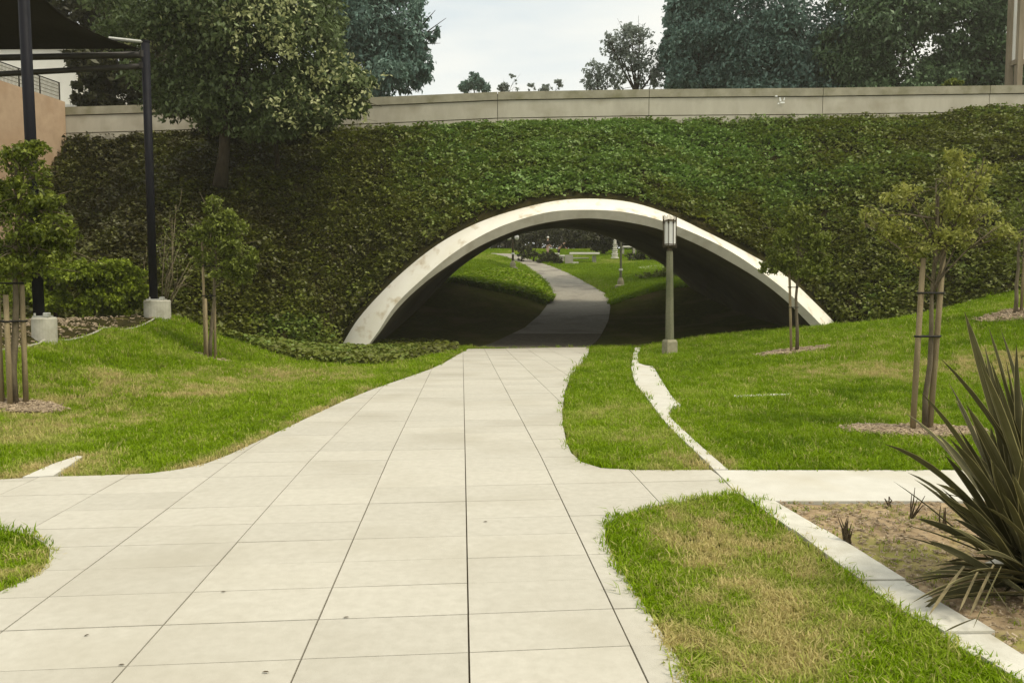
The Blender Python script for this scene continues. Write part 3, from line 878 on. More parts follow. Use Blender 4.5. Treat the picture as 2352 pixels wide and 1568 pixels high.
keepg &= (gp[:, 1] < 6.2) | (dp > .020 * gs * np.clip(gp[:, 1] / 5, 1, 4)) | (RNG.uniform(size=len(gp)) < .25)
gp, gs, tint = gp[keepg], gs[keepg], tint[keepg]
gz_ = H(gp) - .018
rots = np.column_stack([RNG.normal(0, .12, len(gp)), RNG.normal(0, .12, len(gp)), RNG.uniform(0, 6.28, len(gp))])
lawn = scatter('lawn_grass', np.column_stack([gp, gz_]), rots, gs, tint, tufts)
# grass beyond the tunnel
n = 52000
xy = np.column_stack([RNG.uniform(-9, 20, n), 44.3 + 40 * RNG.uniform(size=n) ** 1.2])
pxx = CX + FOC * xy[:, 0] / xy[:, 1]
ok = (pxx > 950) & (pxx < 1620)
for pl in PAVED: ok &= ~inside(xy, pl)
xy = xy[ok]
dry2 = np.clip(vnoise(xy * .35, 51) - .45, 0, 1) * 1.1
t2 = np.clip(.34 + .2 * (vnoise(xy * 1.5, 52) - .5) + dry2 * .6 + RNG.normal(0, .08, len(xy)), 0, 1)
lawn2 = scatter('far_lawn_grass', np.column_stack([xy, H(xy) - .03]), np.column_stack([RNG.normal(0, .1, len(xy)), RNG.normal(0, .1, len(xy)), RNG.uniform(0, 6.28, len(xy))]), RNG.uniform(2.6, 4.2, len(xy)), t2, tufts)
# low ground cover on the mound beside the exit
GC = np.array([P(*p)[:2] for p in [(1030, 650, 44.4), (1150, 672, 44.6), (1262, 692, 44.6), (1266, 668, 46.6), (1240, 640, 50), (1215, 625, 53), (1180, 622, 53), (1100, 632, 48)]])
bb = np.column_stack([RNG.uniform(GC[:, 0].min(), GC[:, 0].max(), 6000), RNG.uniform(GC[:, 1].min(), GC[:, 1].max(), 6000)])
bb = bb[inside(bb, GC)][:2600]
gcs = [ivy_mesh('ground_cover_clump', M['grass'], 14, .25, .16, s, .6) for s in (11, 12)]
gcover = scatter('ground_cover', np.column_stack([bb, H(bb) + .10]), np.column_stack([np.zeros(len(bb)), np.zeros(len(bb)), RNG.uniform(0, 6, len(bb))]), RNG.uniform(.8, 1.4, len(bb)), np.clip(.45 + RNG.normal(0, .12, len(bb)), 0, 1), gcs)

# bark mulch under the staked trees
def chip_mesh(seed):
    r = np.random.default_rng(seed); mb = MB()
    for i in range(5):
        c = (r.uniform(-.03, .03), r.uniform(-.03, .03), r.uniform(.004, .02))
        mb.box(c, (r.uniform(.02, .05), r.uniform(.008, .018), .006), r.uniform(0, 3.1), r.uniform(.5, 1))
    me = bpy.data.meshes.new('bark_chip'); me.from_pydata(mb.v, [], mb.f); me.materials.append(M['chip'])
    return bpy.data.objects.new('bark_chip', me)
chips = [chip_mesh(s) for s in (1, 2, 3)]
cpts, csc = [], []
for (c, a, b), nn in zip(MULCH, (900, 1300, 700, 300, 500)):
    th = RNG.uniform(0, 6.283, nn); rr = np.sqrt(RNG.uniform(size=nn)) * (1.0 + .25 * (RNG.uniform(size=nn) - .5))
    cpts.append(np.column_stack([c[0] + a * rr * np.cos(th), c[1] + b * rr * np.sin(th)]))
    csc.append(np.full(nn, 1.0 if c[1] < 12 else 1.6))
    ang = np.linspace(0, 6.283, 28)[:-1]
    wob = 1 + .12 * (vnoise(np.column_stack([np.cos(ang) * 2 + 5 + c[0], np.sin(ang) * 2]), 9) - .5)
    ring = np.column_stack([c[0] + a * wob * np.cos(ang), c[1] + b * wob * np.sin(ang)])
    mbed = sheet('mulch_bed', ring, M['chip_bed'], .004, .06, .3); tag(mbed, None, None, None, 'structure')
nb_ = 5000
bx_ = np.column_stack([RNG.uniform(BED[:, 0].min(), BED[:, 0].max(), nb_), RNG.uniform(BED[:, 1].min(), BED[:, 1].max(), nb_)])
bx_ = bx_[inside(bx_, BED)]
cpts.append(bx_); csc.append(np.full(len(bx_), 1.2))
cxy = np.vstack(cpts)
mul = scatter('bark_mulch', np.column_stack([cxy, H(cxy) + .004]), RNG.normal(0, .3, (len(cxy), 3)) + np.column_stack([np.zeros((len(cxy), 2)), RNG.uniform(0, 6, len(cxy))]), np.concatenate(csc) * RNG.uniform(.6, 1.3, len(cxy)), RNG.uniform(size=len(cxy)), chips)
# crumbs and dry bits on the soil bed
n = 5000
xy = np.column_stack([RNG.uniform(1.4, 4.6, n), RNG.uniform(3.2, 6.1, n)])
xy = xy[inside(xy, SOIL)]
bits = scatter('soil_litter', np.column_stack([xy, H(xy) - .004]), np.column_stack([RNG.normal(0, .3, len(xy)), RNG.normal(0, .3, len(xy)), RNG.uniform(0, 6, len(xy))]), RNG.uniform(.2, .65, len(xy)), RNG.uniform(size=len(xy)), chips)
wd = RNG.uniform(size=len(xy)) < .10 + .5 * np.clip(vnoise(xy * 2.2, 61) - .5, 0, 1)
wxy = xy[wd]
weeds = scatter('weeds', np.column_stack([wxy, H(wxy) - .012]), np.column_stack([np.zeros((len(wxy), 2)), RNG.uniform(0, 6, len(wxy))]), RNG.uniform(.3, .8, len(wxy)), np.clip(RNG.normal(.6, .2, len(wxy)), .2, 1), tufts)

# ------------------------------------------------------------------ parapet wall
par = thing('parapet_wall', (0, YP, 8.4), 'long grey concrete parapet wall along the road on top of the ivy bank', 'wall')
cuts = [146, 500, 820, 1143, 1490, 1888, 2270, 2700, 3100]
def band(mb, x0, x1, dz0, dz1, y0, y1, nseg=4):
    xa = np.linspace(x0, x1, nseg + 1)
    zt = wall_top(xa)
    vs, fs = [], []
    for x, z in zip(xa, zt):
        vs += [(x, y0, z - dz1), (x, y1, z - dz1), (x, y1, z - dz0), (x, y0, z - dz0)]
    for i in range(nseg):
        for k in range(4):
            j = (k + 1) % 4
            fs.append((i * 4 + k, i * 4 + j, i * 4 + 4 + j, i * 4 + 4 + k))
    fs += [(0, 3, 2, 1), tuple(nseg * 4 + k for k in (0, 1, 2, 3))]
    return mb.add(vs, fs)
PX2M = YP / FOC
xm = [P(c, 250, YP)[0] for c in cuts]
for a, b in zip(xm[:-1], xm[1:]):
    g = .012
    band(MB(), a + g, b - g, 0, 17.5 * PX2M, YP - .10, YP + .35).build('coping', M['coping'], par)
    band(MB(), a + g, b - g, 19.5 * PX2M, 57 * PX2M, YP - .06, YP + .3).build('panel', M['parapet'], par)
    band(MB(), a + g, b - g, 59 * PX2M, 110 * PX2M, YP - .06, YP + .3).build('base_panel', M['parapet'], par)
band(MB(), xm[0], xm[-1], 3 * PX2M, 108 * PX2M, YP - .0, YP + .22, 60).build('core', M['groove'], par)
mk = MB()
for (ax, ay, w, hh, rot) in [(1783, 221, 7, 3, 0), (1792, 229, 5, 10, .3), (1797, 236, 12, 4, 0), (1801, 228, 3, 8, -.2), (1788, 238, 5, 3, .4)]:
    c = P(ax, ay, YP - .104)
    w, hh = w * PX2M, hh * PX2M
    ca, sa = math.cos(rot), math.sin(rot)
    mk.add([(c[0] + (sx * w * ca - sy * hh * sa) / 2, c[1], c[2] + (sx * w * sa + sy * hh * ca) / 2) for sx, sy in ((-1, -.7), (.2, -1), (1, -.5), (.8, .9), (-.4, 1))], [(0, 1, 2, 3, 4)])
mk.build('paint_mark', M['paper'], par)

# ------------------------------------------------------------------ tan retaining wall, fence, white building at the left
ZW = 9.67
rw = thing('retaining_wall', (-19.9, 30, 0), 'tan stucco wall running back to the parapet behind the shade sail', 'wall')
MB().add([(-19.28, 34.4, 0), (-19.88, 30.5, 0), (-21.13, 20, 0), (-21.53, 20, 0), (-20.33, 30.6, 0), (-19.68, 34.4, 0)] + [(-19.28, 34.4, ZW), (-19.88, 30.5, ZW), (-21.13, 20, ZW), (-21.53, 20, ZW), (-20.33, 30.6, ZW), (-19.68, 34.4, ZW)],
         [(0, 1, 7, 6), (1, 2, 8, 7), (2, 3, 9, 8), (3, 4, 10, 9), (4, 5, 11, 10), (5, 0, 6, 11), (6, 7, 8, 9, 10, 11)]).build('wall', M['stucco'], rw)
fn = thing('mesh_fence', (-20.0, 33, ZW), 'dark framed mesh fence on top of the tan wall', 'fence')
fp = [(-19.45, 34.3), (-19.63, 33.2), (-19.81, 32.1), (-19.98, 31.0), (-20.15, 29.9)]
for i, (x, y) in enumerate(fp):
    MB().box((x, y, ZW + .40), (.05, .05, .8)).build('post', M['beam'], fn)
for a, b in zip(fp[:-1], fp[1:]):
    mb = MB(); a3, b3 = np.array([*a, ZW]), np.array([*b, ZW])
    for t in np.linspace(.04, .96, 16):
        p = a3 + (b3 - a3) * t; mb.tube([p + [0, 0, .05], p + [0, 0, .74]], .016, 4)
    for zz in (.05, .2, .35, .5, .65): mb.tube([a3 + [0, 0, zz], b3 + [0, 0, zz]], .016, 4)
    mb.build('panel', M['mesh_panel'], fn)
    MB().tube([a3 + [0, 0, .78], b3 + [0, 0, .78]], .025, 6).build('rail', M['beam'], fn)
bl = thing('white_building', (-28, 44, 6), 'white stucco building corner beyond the mesh fence', 'building')
xr = P(175, 200, 42)[0]
MB().box((xr - 7, 46, 9), (14, 8, 10.4)).build('wall', M['white_wall'], bl)
MB().box((xr - 7, 46, 14.3), (14.3, 8.3, .25)).build('roof', M['white_wall'], bl)
c = P(150, 244, 40)
MB().box((c[0] - 1.0, 41.2, c[2] - 1.6), (4.2, 1.4, 3.6)).build('ledge', M['white_wall'], bl)

# ------------------------------------------------------------------ shade structure
def footing(c, r, hgt, label):
    f = thing('concrete_footing', c, label, 'footing', 'round footings of the shade posts')
    MB().lathe(c - np.array([0, 0, .35]), [(r, 0), (r, hgt + .32), (r - .015, hgt + .35)], 28).build('drum', M['footing'], f)
    MB().box(c + np.array([-.02, 0, hgt + .016]), (.40 * r / .35, .40 * r / .35, .03)).build('base_plate', M['galv'], f)
    for sx in (-1, 1):
        MB().lathe(c + np.array([sx * .14 * r / .35, -.14, hgt + .03]), [(.02, 0), (.02, .05)], 6).build('bolt', M['galv'], f)
    MB().box(c + np.array([.55 * r, -.1, hgt + .045]), (.09, .09, .09), bev=.01).build('bracket', M['galv'], f)
    return f
f1 = P(103, 777, 14.4); f2 = P(362, 724, 21.0)
f1[2], f2[2] = h1(*f1[:2]), h1(*f2[:2])
footing(f1, .21, .38, 'pale round concrete footing at the lawn edge in front of the hedge')
footing(f2, .335, .41, 'pale round concrete footing on the lawn mound with the dark post on it')
t1 = P(60, -150, 14.4)
b1 = np.array([f1[0] - .10, f1[1] + .02, f1[2] + .40])
p1 = thing('shade_post', b1, 'thick dark steel post nearest the left picture edge holding the shade sail', 'post', 'dark posts of the shade structure')
MB().tube([b1, (b1[0] - .06, b1[1], t1[2])], .095, 16).build('shaft', M['steel'], p1, True)
MB().lathe((b1[0] - .06, b1[1], t1[2]), [(.11, 0), (.11, .03)], 16).build('cap', M['steel'], p1)
b2 = np.array([f2[0] - .10, f2[1] + .02, f2[2] + .43])
t2 = P(333, 97, 21.0)
p2 = thing('shade_post', b2, 'dark steel post standing on the footing on the lawn mound', 'post', 'dark posts of the shade structure')
MB().tube([b2, (t2[0], b2[1], t2[2])], .105, 16).build('shaft', M['steel'], p2, True)
MB().lathe((t2[0], b2[1], t2[2]), [(.12, 0), (.12, .04)], 16).build('cap', M['steel'], p2)
bp_ = P(298, 98, 21.0)
MB().tube([(t2[0], b2[1] - .05, bp_[2]), (bp_[0] - .4, b2[1] - .3, bp_[2] + .02)], .045, 8).build('sail_bracket', M['galv'], p2)
for (ya, xb, yb, Yb, r, lab) in [(152, -420, 194, 22.6, .075, 'lower dark steel beam under the shade sail'), (126, -420, 142, 22.6, .085, 'upper dark steel beam along the edge of the shade sail')]:
    a, b = P(330, ya, 21.02), P(xb, yb, Yb)
    bm_ = thing('shade_beam', a, lab, 'beam')
    MB().tube([a, a + (b - a) * .5, b], r, 12).build('shaft', M['beam'], bm_, True)
    MB().lathe(a - np.array([0, 0, r]), [(r * 1.35, 0), (r * 1.35, r * 2)], 12).build('end_plate', M['beam'], bm_)
k1, k2, k3 = P(322, 112, 20.9), P(56, -150, 14.6), P(-430, 118, 23.0)
N1 = 26
sv, sf = [], []
def sag(a, b, t, s): return a + (b - a) * t + s * 4 * t * (1 - t)
cen = (k1 + k2 + k3) / 3
for i in range(N1 + 1):
    s = i / N1
    ea = sag(k1, k2, s, (cen - (k1 + k2) / 2) * .32)
    eb = sag(k1, k3, s, (cen - (k1 + k3) / 2) * .02)
    for j in range(N1 + 1):
        t = j / N1
        p = sag(ea, eb, t, (cen - (ea + eb) / 2) * .06 * s)
        sv.append(p + np.array([0, 0, .25 * math.sin(math.pi * s) * math.sin(math.pi * t)]))
for i in range(N1):
    for j in range(N1):
        a = i * (N1 + 1) + j
        sf.append((a, a + 1, a + N1 + 2, a + N1 + 1))
sail = mesh_np('shade_sail', sv, sf, M['fabric'], smooth=True)
tag(sail, 'black triangular shade sail stretched between the dark posts at upper left', 'shade sail')
sm = sail.modifiers.new('thickness', 'SOLIDIFY'); sm.thickness = .012

# ------------------------------------------------------------------ lamp post in front of the arch
lb = P(1538, 816, 23.4); lb[2] = h1(*lb[:2])
lamp = thing('lamp_post', lb, 'stone lamp post with white slatted lantern standing before the arch', 'street lamp')
lean = np.array([-.045, 0, 0]) / 3.7
def up_(z): return lb + lean * z + np.array([0, 0, z])
MB().box(lb + np.array([0, 0, .12]), (.34, .34, .62), .3, .98, .015).build('base', M['lamp_base'], lamp)
MB().box(lb + np.array([0, 0, .445]), (.33, .33, .06), .3, .82).build('base_cap', M['lamp_base'], lamp)
MB().tube([up_(.45), up_(1.8), up_(3.10)], [.13, .112, .095], 8).build('post', M['post'], lamp)
MB().lathe(up_(3.10), [(.075, 0), (.075, .08), (.12, .12), (.19, .14), (.19, .17)], 16).build('collar', M['bronze'], lamp)
MB().lathe(up_(3.26), [(.172, 0), (.172, .72), (.165, .735)], 24).build('diffuser', M['glass'], lamp, False)
for zz in (3.30, 3.98):
    mb = MB(); pts_ = [up_(zz) + np.array([.195 * math.cos(a), .195 * math.sin(a), 0]) for a in np.linspace(0, 2 * math.pi, 25)]
    mb.tube(pts_, .014, 6, False); mb.build('ring', M['bronze'], lamp)
for k in range(8):
    a = math.pi / 8 + k * math.pi / 4
    o = np.array([.197 * math.cos(a), .197 * math.sin(a), 0]); tgt = np.array([-math.sin(a), math.cos(a), 0]) * .02
    MB().tube([up_(3.2) + o, up_(4.03) + o], .011, 6).tube([up_(3.9) + o + tgt, up_(4.16) + o * 1.03 + tgt], .008, 5).tube([up_(3.9) + o - tgt, up_(4.14) + o * 1.03 - tgt], .008, 5).build('bar', M['bronze'], lamp)
MB().lathe(up_(3.995), [(.16, 0), (.12, .03), (.03, .05)], 16).build('roof_cap', M['bronze'], lamp)

# ------------------------------------------------------------------ trees
def leaves(rng, centers, radii, n, size, droop=.3, per=14, shell=.45, spread=.16, elong=1.9, gap=0.0, gapscale=.9, flat=0.6):
    """Leaf quads clustered through ellipsoids; returns verts, quads, tint."""
    V, T = [], []
    vol = np.array([np.prod(r) ** (2 / 3) for r in radii]); vol /= vol.sum()
    C, R = np.array(centers, float), np.array(radii, float)
    nc = max(1, n // per)
    bi = rng.choice(len(C), nc, p=vol)
    d = rng.normal(size=(nc, 3)); d /= np.linalg.norm(d, axis=1)[:, None]
    rad = (shell + (1 - shell) * rng.uniform(size=nc) ** .6)
    cc = C[bi] + d * rad[:, None] * R[bi]
    if gap > 0:
        cc_keep = vnoise(cc / gapscale, 77) > gap
        cc, bi, d = cc[cc_keep], bi[cc_keep], d[cc_keep]
    nc = len(cc)
    k = np.repeat(np.arange(nc), per)
    sp = spread * R[bi][k].mean(1)
    p = cc[k] + rng.normal(size=(len(k), 3)) * sp[:, None]
    ct = rng.uniform(size=nc)
    axis = d[k] * .6 + rng.normal(size=(len(k), 3)) * .7 + np.array([0, 0, -droop]); axis /= np.linalg.norm(axis, axis=1)[:, None]
    nn = rng.normal(size=(len(k), 3)) * flat + np.array([0, 0, 1.0]); nn -= axis * (nn * axis).sum(1)[:, None]; nn /= np.linalg.norm(nn, axis=1)[:, None]
    sd = np.cross(axis, nn)
    s = size * rng.uniform(.6, 1.35, len(k))
    L_, W_ = axis * s[:, None], sd * (s / elong)[:, None]
    v = np.stack([p - L_ * .5, p + W_ * .5 + nn * (s * .06)[:, None], p + L_ * .5 - nn * (s * .10)[:, None], p - W_ * .5 + nn * (s * .06)[:, None]], 1).reshape(-1, 3)
    f = np.arange(len(v)).reshape(-1, 4)
    t = np.clip(.10 + .50 * ct[k] + .25 * rng.uniform(size=len(k)) + rng.normal(0, .08, len(k)), 0, 1)
    return v, f, t

def crown(parent, mat, rng, centers, radii, n, size, name='crown', **kw):
    v, f, t = leaves(rng, centers, radii, n, size, **kw)
    return mesh_np(name, v, f, M[mat], parent, attrs={'tint': ('FACE', t)})

def limbs(parent, base, top, targets, r0, mat='bark', rng=None, name='trunk', rl=.35, sway=.08):
    """Tapered trunk with limbs out to the crown's masses."""
    mb = MB()
    base, top = np.array(base, float), np.array(top, float)
    ln = np.linalg.norm(top - base)
    pts, rad = [], []
    for t in np.linspace(0, 1, 7):
        w = rng.normal(0, sway * r0 * 2, 3) * (0 < t < 1); w[2] = 0
        pts.append(base + (top - base) * t + w); rad.append(r0 * (1.25 if t == 0 else 1 - .6 * t))
    mb.tube(pts, rad, 10)
    for tg in targets:
        tg = np.array(tg, float)
        t0 = rng.uniform(.5, .98)
        s = base + (top - base) * t0
        m = s + (tg - s) * .5 + np.array([0, 0, .08 * np.linalg.norm(tg - s)]) + rng.normal(0, .05, 3) * np.linalg.norm(tg - s)
        r = r0 * rl * (1.1 - .4 * t0)
        mb.tube([s, s + (m - s) * .5, m, m + (tg - m) * .6, tg], [r, r * .85, r * .65, r * .4, r * .15], 7)
        for _ in range(3):
            e = tg + rng.normal(0, .22, 3) * min(np.linalg.norm(tg - s), 2.2)
            q = m + (tg - m) * rng.uniform(0, .8)
            mb.tube([q, (q + e) / 2 + np.array([0, 0, .04]), e], [r * .4, r * .28, r * .1], 5)
    return mb.build(name, M[mat], parent, True)

def lumps(C, R, rng, k, core=.55):
    """Break each mass into boughs on its outside, so that light and shade fall in clumps."""
    C2, R2 = [], []
    for c, r in zip(C, R):
        r = np.array(r)
        C2.append(c); R2.append(tuple(r * core))
        for _ in range(k):
            d = rng.normal(size=3); d /= np.linalg.norm(d)
            C2.append(np.array(c) + d * r * rng.uniform(.55, .78)); R2.append(tuple(r * rng.uniform(.26, .44) * np.array([1, 1, .8])))
    return C2, R2

def tree_px(name, label, cat, group, base, blobs, mat, n, size, r0, seed, bark='bark', lump=8, **kw):
    """blobs: (px, py, Y, rx_px, ry_px, depth_m): crown masses measured in the picture."""
    rng = np.random.default_rng(seed)
    t = thing(name, base, label, cat, group)
    C, R = [], []
    for (px, py, Y, rx, ry, dm) in blobs:
        C.append(P(px, py, Y)); R.append((rx * Y / FOC, dm, ry * Y / FOC))
    cm = np.mean(C, 0)
    top = np.array([base[0] * .4 + cm[0] * .6, base[1] * .4 + cm[1] * .6, max(c[2] for c in C) - .2 * (max(c[2] for c in C) - base[2]) * .5])
    limbs(t, base, top, C, r0, bark, rng)
    C, R = lumps(C, R, rng, lump)
    crown(t, mat, rng, C, R, n, size, **kw)
    return t

# big tree on the bank at the left, in front of the parapet
g = P(505, 430, 29.0)
tree_px('broadleaf_tree', 'big broadleaf tree with pale sunlit leaf clusters overhanging the left of the bank', 'tree', None, g,
        [(350, 40, 29, 130, 80, 2.0), (470, 60, 28.5, 140, 120, 2.4), (600, 60, 28.5, 140, 120, 2.4), (700, 110, 28.5, 110, 100, 2.0), (770, 180, 29, 95, 80, 1.7), (690, 230, 28.7, 120, 75, 1.8),
         (560, 200, 28.8, 150, 100, 2.2), (420, 190, 29.5, 120, 90, 2.0), (640, -60, 29, 170, 90, 2.4), (450, -60, 29, 200, 90, 2.4), (800, 235, 29, 50, 38, 1.0), (620, 285, 28.6, 80, 34, 1.2), (270, 20, 30, 70, 70, 1.4), (745, 60, 29, 60, 70, 1.4), (480, 245, 29.2, 90, 55, 1.6), (550, 260, 29, 80, 55, 1.6), (720, 270, 28.6, 80, 36, 1.2), (800, 200, 29, 60, 60, 1.2), (830, 190, 29, 36, 26, .8), (400, 220, 29.6, 60, 50, 1.2)],
        'leaf_big', 60000, .21, .22, 5, droop=.35, per=14, spread=.26, shell=.6, elong=2.0, lump=9)
rng = np.random.default_rng(66)
bt = [o for o in SC.objects if o.name.startswith('broadleaf_tree')][0]
PC = [P(*q) for q in [(480, 30, 27.2), (560, 20, 27), (640, 40, 26.9), (700, 90, 27), (760, 160, 27.6), (820, 190, 28), (650, 120, 26.6), (560, 100, 26.8), (720, 200, 27), (640, 230, 27), (700, 270, 27.4), (790, 240, 27.8), (400, 60, 28), (620, 0, 27), (330, 90, 28.2)]]
PR = [(1.2, .9, .9)] * len(PC)
PC, PR = lumps(PC, PR, rng, 10, .5)
crown(bt, 'leaf_tip', rng, PC, PR, 1500, .16, 'pale_shoots', per=6, shell=.6, spread=.30, droop=.1, elong=1.7)
# dark thicket behind the parapet on the left
for i, (bx_, blobs) in enumerate([
        (250, [(205, 20, 39, 75, 70, 2.5), (270, 70, 39, 80, 70, 2.5), (180, -40, 39, 90, 60, 2.5), (240, 150, 39, 75, 90, 2.5), (210, 215, 38, 40, 50, 1.5), (330, 190, 39, 90, 70, 2.5), (250, 240, 39, 70, 40, 1.5), (340, 250, 39, 70, 40, 1.5)]),
        (430, [(420, 130, 40, 110, 120, 2.5), (520, 190, 39, 90, 90, 2)])]):
    base = P(bx_, 280, 39)
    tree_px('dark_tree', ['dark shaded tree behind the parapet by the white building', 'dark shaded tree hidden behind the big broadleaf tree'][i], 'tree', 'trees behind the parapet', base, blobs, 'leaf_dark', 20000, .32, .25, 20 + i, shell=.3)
tree_px('dark_tree', 'dark leafy tree added to deepen the shade beneath the big broadleaf tree', 'tree', None, P(640, 420, 31),
        [(470, 255, 31.2, 60, 48, 1.0), (560, 262, 31, 70, 44, 1.0), (650, 270, 30.8, 70, 40, 1.0), (740, 262, 31, 70, 40, 1.0), (800, 245, 31.4, 45, 40, .9), (520, 300, 30.6, 80, 30, 1.0), (640, 310, 30.4, 80, 26, .9), (610, 220, 31.6, 180, 50, 1.2)], 'leaf_dark', 12000, .17, .12, 29, shell=.4)  # added to darken the mass under the big tree and hide the parapet
# blue-green tree behind the parapet, left of the sky gap
base = P(850, 420, 47)
tree_px('tall_tree', 'tall blue-green tree behind the parapet left of the gap of sky', 'tree', 'trees behind the parapet', base,
        [(800, 20, 46, 90, 120, 3), (880, 60, 46, 90, 110, 3), (930, 130, 46, 62, 80, 2.2), (870, 170, 46, 90, 70, 2.5), (945, 185, 46, 42, 40, 1.4), (930, -20, 46, 45, 60, 1.6), (950, 25, 46, 22, 30, .8), (985, 85, 46, 24, 16, .6), (1003, 75, 46, 12, 10, .4), (965, 95, 46, 20, 30, .8),
         (760, 110, 46, 80, 100, 2.5), (980, 60, 46, 6, 5, .2), (965, 150, 46, 28, 40, 1), (800, -90, 46, 140, 60, 3)],
        'leaf_blue', 36000, .30, .4, 31, droop=.5, per=14, shell=.5, spread=.25, elong=2.4, lump=10)
# small trees on the skyline
for i, (bx_, blobs, n, mt, lab, gp_) in enumerate([
        (1090, [(1090, 190, 82, 26, 22, 1.1), (1088, 178, 82, 14, 12, .7), (1070, 202, 82, 16, 14, .8), (1112, 203, 82, 15, 14, .8)], 3200, 'leaf_blue', 'small round dark tree above the parapet in the gap of sky', 0),
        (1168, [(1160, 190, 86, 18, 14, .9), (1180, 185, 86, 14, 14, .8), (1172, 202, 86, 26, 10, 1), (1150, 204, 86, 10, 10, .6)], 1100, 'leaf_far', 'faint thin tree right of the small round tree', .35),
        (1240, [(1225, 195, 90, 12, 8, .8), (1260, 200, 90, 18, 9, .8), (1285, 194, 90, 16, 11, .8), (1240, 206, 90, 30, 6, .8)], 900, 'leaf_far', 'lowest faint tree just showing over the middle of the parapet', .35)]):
    base = P(bx_, 500, blobs[0][2]); base[2] = h1(*base[:2])
    tree_px('small_tree', lab, 'tree', 'trees behind the parapet', base, blobs, mt, n, .34, .16, 40 + i, per=8, shell=.3, spread=.2, gap=gp_)
# airy trees right of the sky gap
def airy(name, label, base, blobs, n, seed, r0):
    rng = np.random.default_rng(seed)
    t = thing(name, base, label, 'tree', 'trees behind the parapet')
    C = [P(b[0], b[1], b[2]) for b in blobs]; R = [(b[3] * b[2] / FOC, b[5], b[4] * b[2] / FOC) for b in blobs]
    mb = MB()
    fork = base + np.array([0, 0, .35 * (max(c[2] for c in C) - base[2])])
    mb.tube([base, fork], [r0 * 1.2, r0], 8)
    for c, r in zip(C, R):
        m = fork + (c - fork) * .5 + np.array([0, 0, -.04 * np.linalg.norm(c - fork)])
        mb.tube([fork, m, c, c + (c - m) * .2], [r0 * .6, r0 * .4, r0 * .22, r0 * .1], 6)
        for _ in range(9):
            q = m + (c - m) * rng.uniform(.2, 1.2)
            e = c + rng.normal(size=3) * np.array(r) * .65 + np.array([0, 0, .1 * r[2]])
            mb.tube([q, (q + e) / 2 - np.array([0, 0, .03]), e], [r0 * .2, r0 * .14, r0 * .06], 4)
    mb.build('trunk', M['bark'], t, True)
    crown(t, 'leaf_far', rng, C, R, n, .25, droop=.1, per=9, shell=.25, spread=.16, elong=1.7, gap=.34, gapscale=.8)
    return t
airy('airy_tree', 'thin airy tree with its branches showing against the sky', P(1462, 300, 52),
     [(1440, 85, 52, 34, 26, 1.2), (1410, 115, 52, 30, 24, 1.1), (1470, 92, 52, 30, 26, 1.1), (1400, 95, 52, 16, 20, .6), (1430, 130, 52, 34, 30, 1.2), (1475, 140, 52, 34, 40, 1.2), (1505, 160, 52, 26, 34, 1), (1450, 66, 52, 20, 12, .6), (1490, 185, 52, 30, 20, 1)], 3600, 51, .13)
airy('airy_tree', 'lower airy shrub-like tree at the left foot of the thin airy tree', P(1392, 330, 54),
     [(1365, 165, 54, 22, 26, .9), (1395, 170, 54, 26, 26, 1), (1380, 195, 54, 34, 12, 1), (1350, 185, 54, 12, 16, .5), (1420, 185, 54, 20, 20, .8)], 1300, 52, .08)
# big blue-green trees at the right
BIG = [
    ('broad blue-green tree right of the thin airy tree', 1600, [(1570, 40, 50, 48, 70, 2), (1600, 110, 50, 80, 80, 2.5), (1560, 150, 50, 48, 60, 1.8), (1640, 60, 50, 60, 90, 2.4), (1560, 10, 50, 26, 34, 1), (1660, 150, 50, 90, 70, 2.5), (1545, 90, 50, 24, 30, 1), (1620, -10, 50, 60, 50, 2), (1530, 120, 50, 18, 24, .8), (1570, 195, 50, 60, 40, 2), (1650, 200, 50, 80, 40, 2)], 36000, 'leaf_blue'),
    ('massive dark blue-green tree at the right centre behind the parapet', 1800, [(1760, 40, 48, 120, 110, 3.2), (1850, 70, 48, 120, 110, 3.2), (1740, 150, 48, 110, 70, 2.8), (1880, 150, 48, 120, 70, 2.8), (1780, -60, 48, 190, 70, 3), (1740, 205, 48, 90, 45, 2), (1840, 205, 48, 90, 45, 2), (1920, 205, 48, 80, 45, 2)], 40000, 'leaf_blue'),
    ('dark green layered tree with a light leaf plume, second from the right', 2020, [(2000, 40, 46, 120, 90, 2.8), (2100, 30, 46, 120, 80, 2.8), (1985, 120, 46, 60, 50, 1.6), (2060, 140, 46, 140, 70, 2.6), (1950, 160, 46, 90, 55, 2.2), (2050, -60, 46, 190, 60, 3), (1990, 205, 46, 90, 45, 2), (2080, 205, 46, 90, 45, 2), (2140, 205, 46, 60, 45, 2)], 40000, 'leaf_mix'),
    ('dark tree with drooping boughs beside the timber sign posts', 2240, [(2230, 30, 46, 110, 60, 2.6), (2210, 95, 46, 70, 26, 1.6), (2270, 110, 46, 80, 30, 1.6), (2250, 150, 47, 130, 60, 2.6), (2330, 60, 47, 100, 120, 2.6), (2260, -50, 46, 180, 60, 3), (2420, 60, 47, 120, 130, 3), (2160, 170, 47, 90, 40, 2), (2230, 205, 47, 90, 45, 2), (2320, 205, 47, 90, 50, 2), (2400, 205, 47, 90, 60, 2)], 40000, 'leaf_mix')]
M['leaf_mix'] = leaf_mat('green_bough_leaf', (.055, .085, .038), (.115, .18, .085), (.22, .33, .14), trans=.25)
for i, (lab, bx_, blobs, n, mt) in enumerate(BIG):
    base = P(bx_, 420, blobs[0][2]); base[2] = h1(base[0], 52) - .2
    tree_px('tall_tree', lab, 'tree', 'trees behind the parapet', base, blobs, mt, n, .30, .42, 60 + i, droop=.45, per=16, shell=.5, spread=.25, elong=2.2, lump=10)
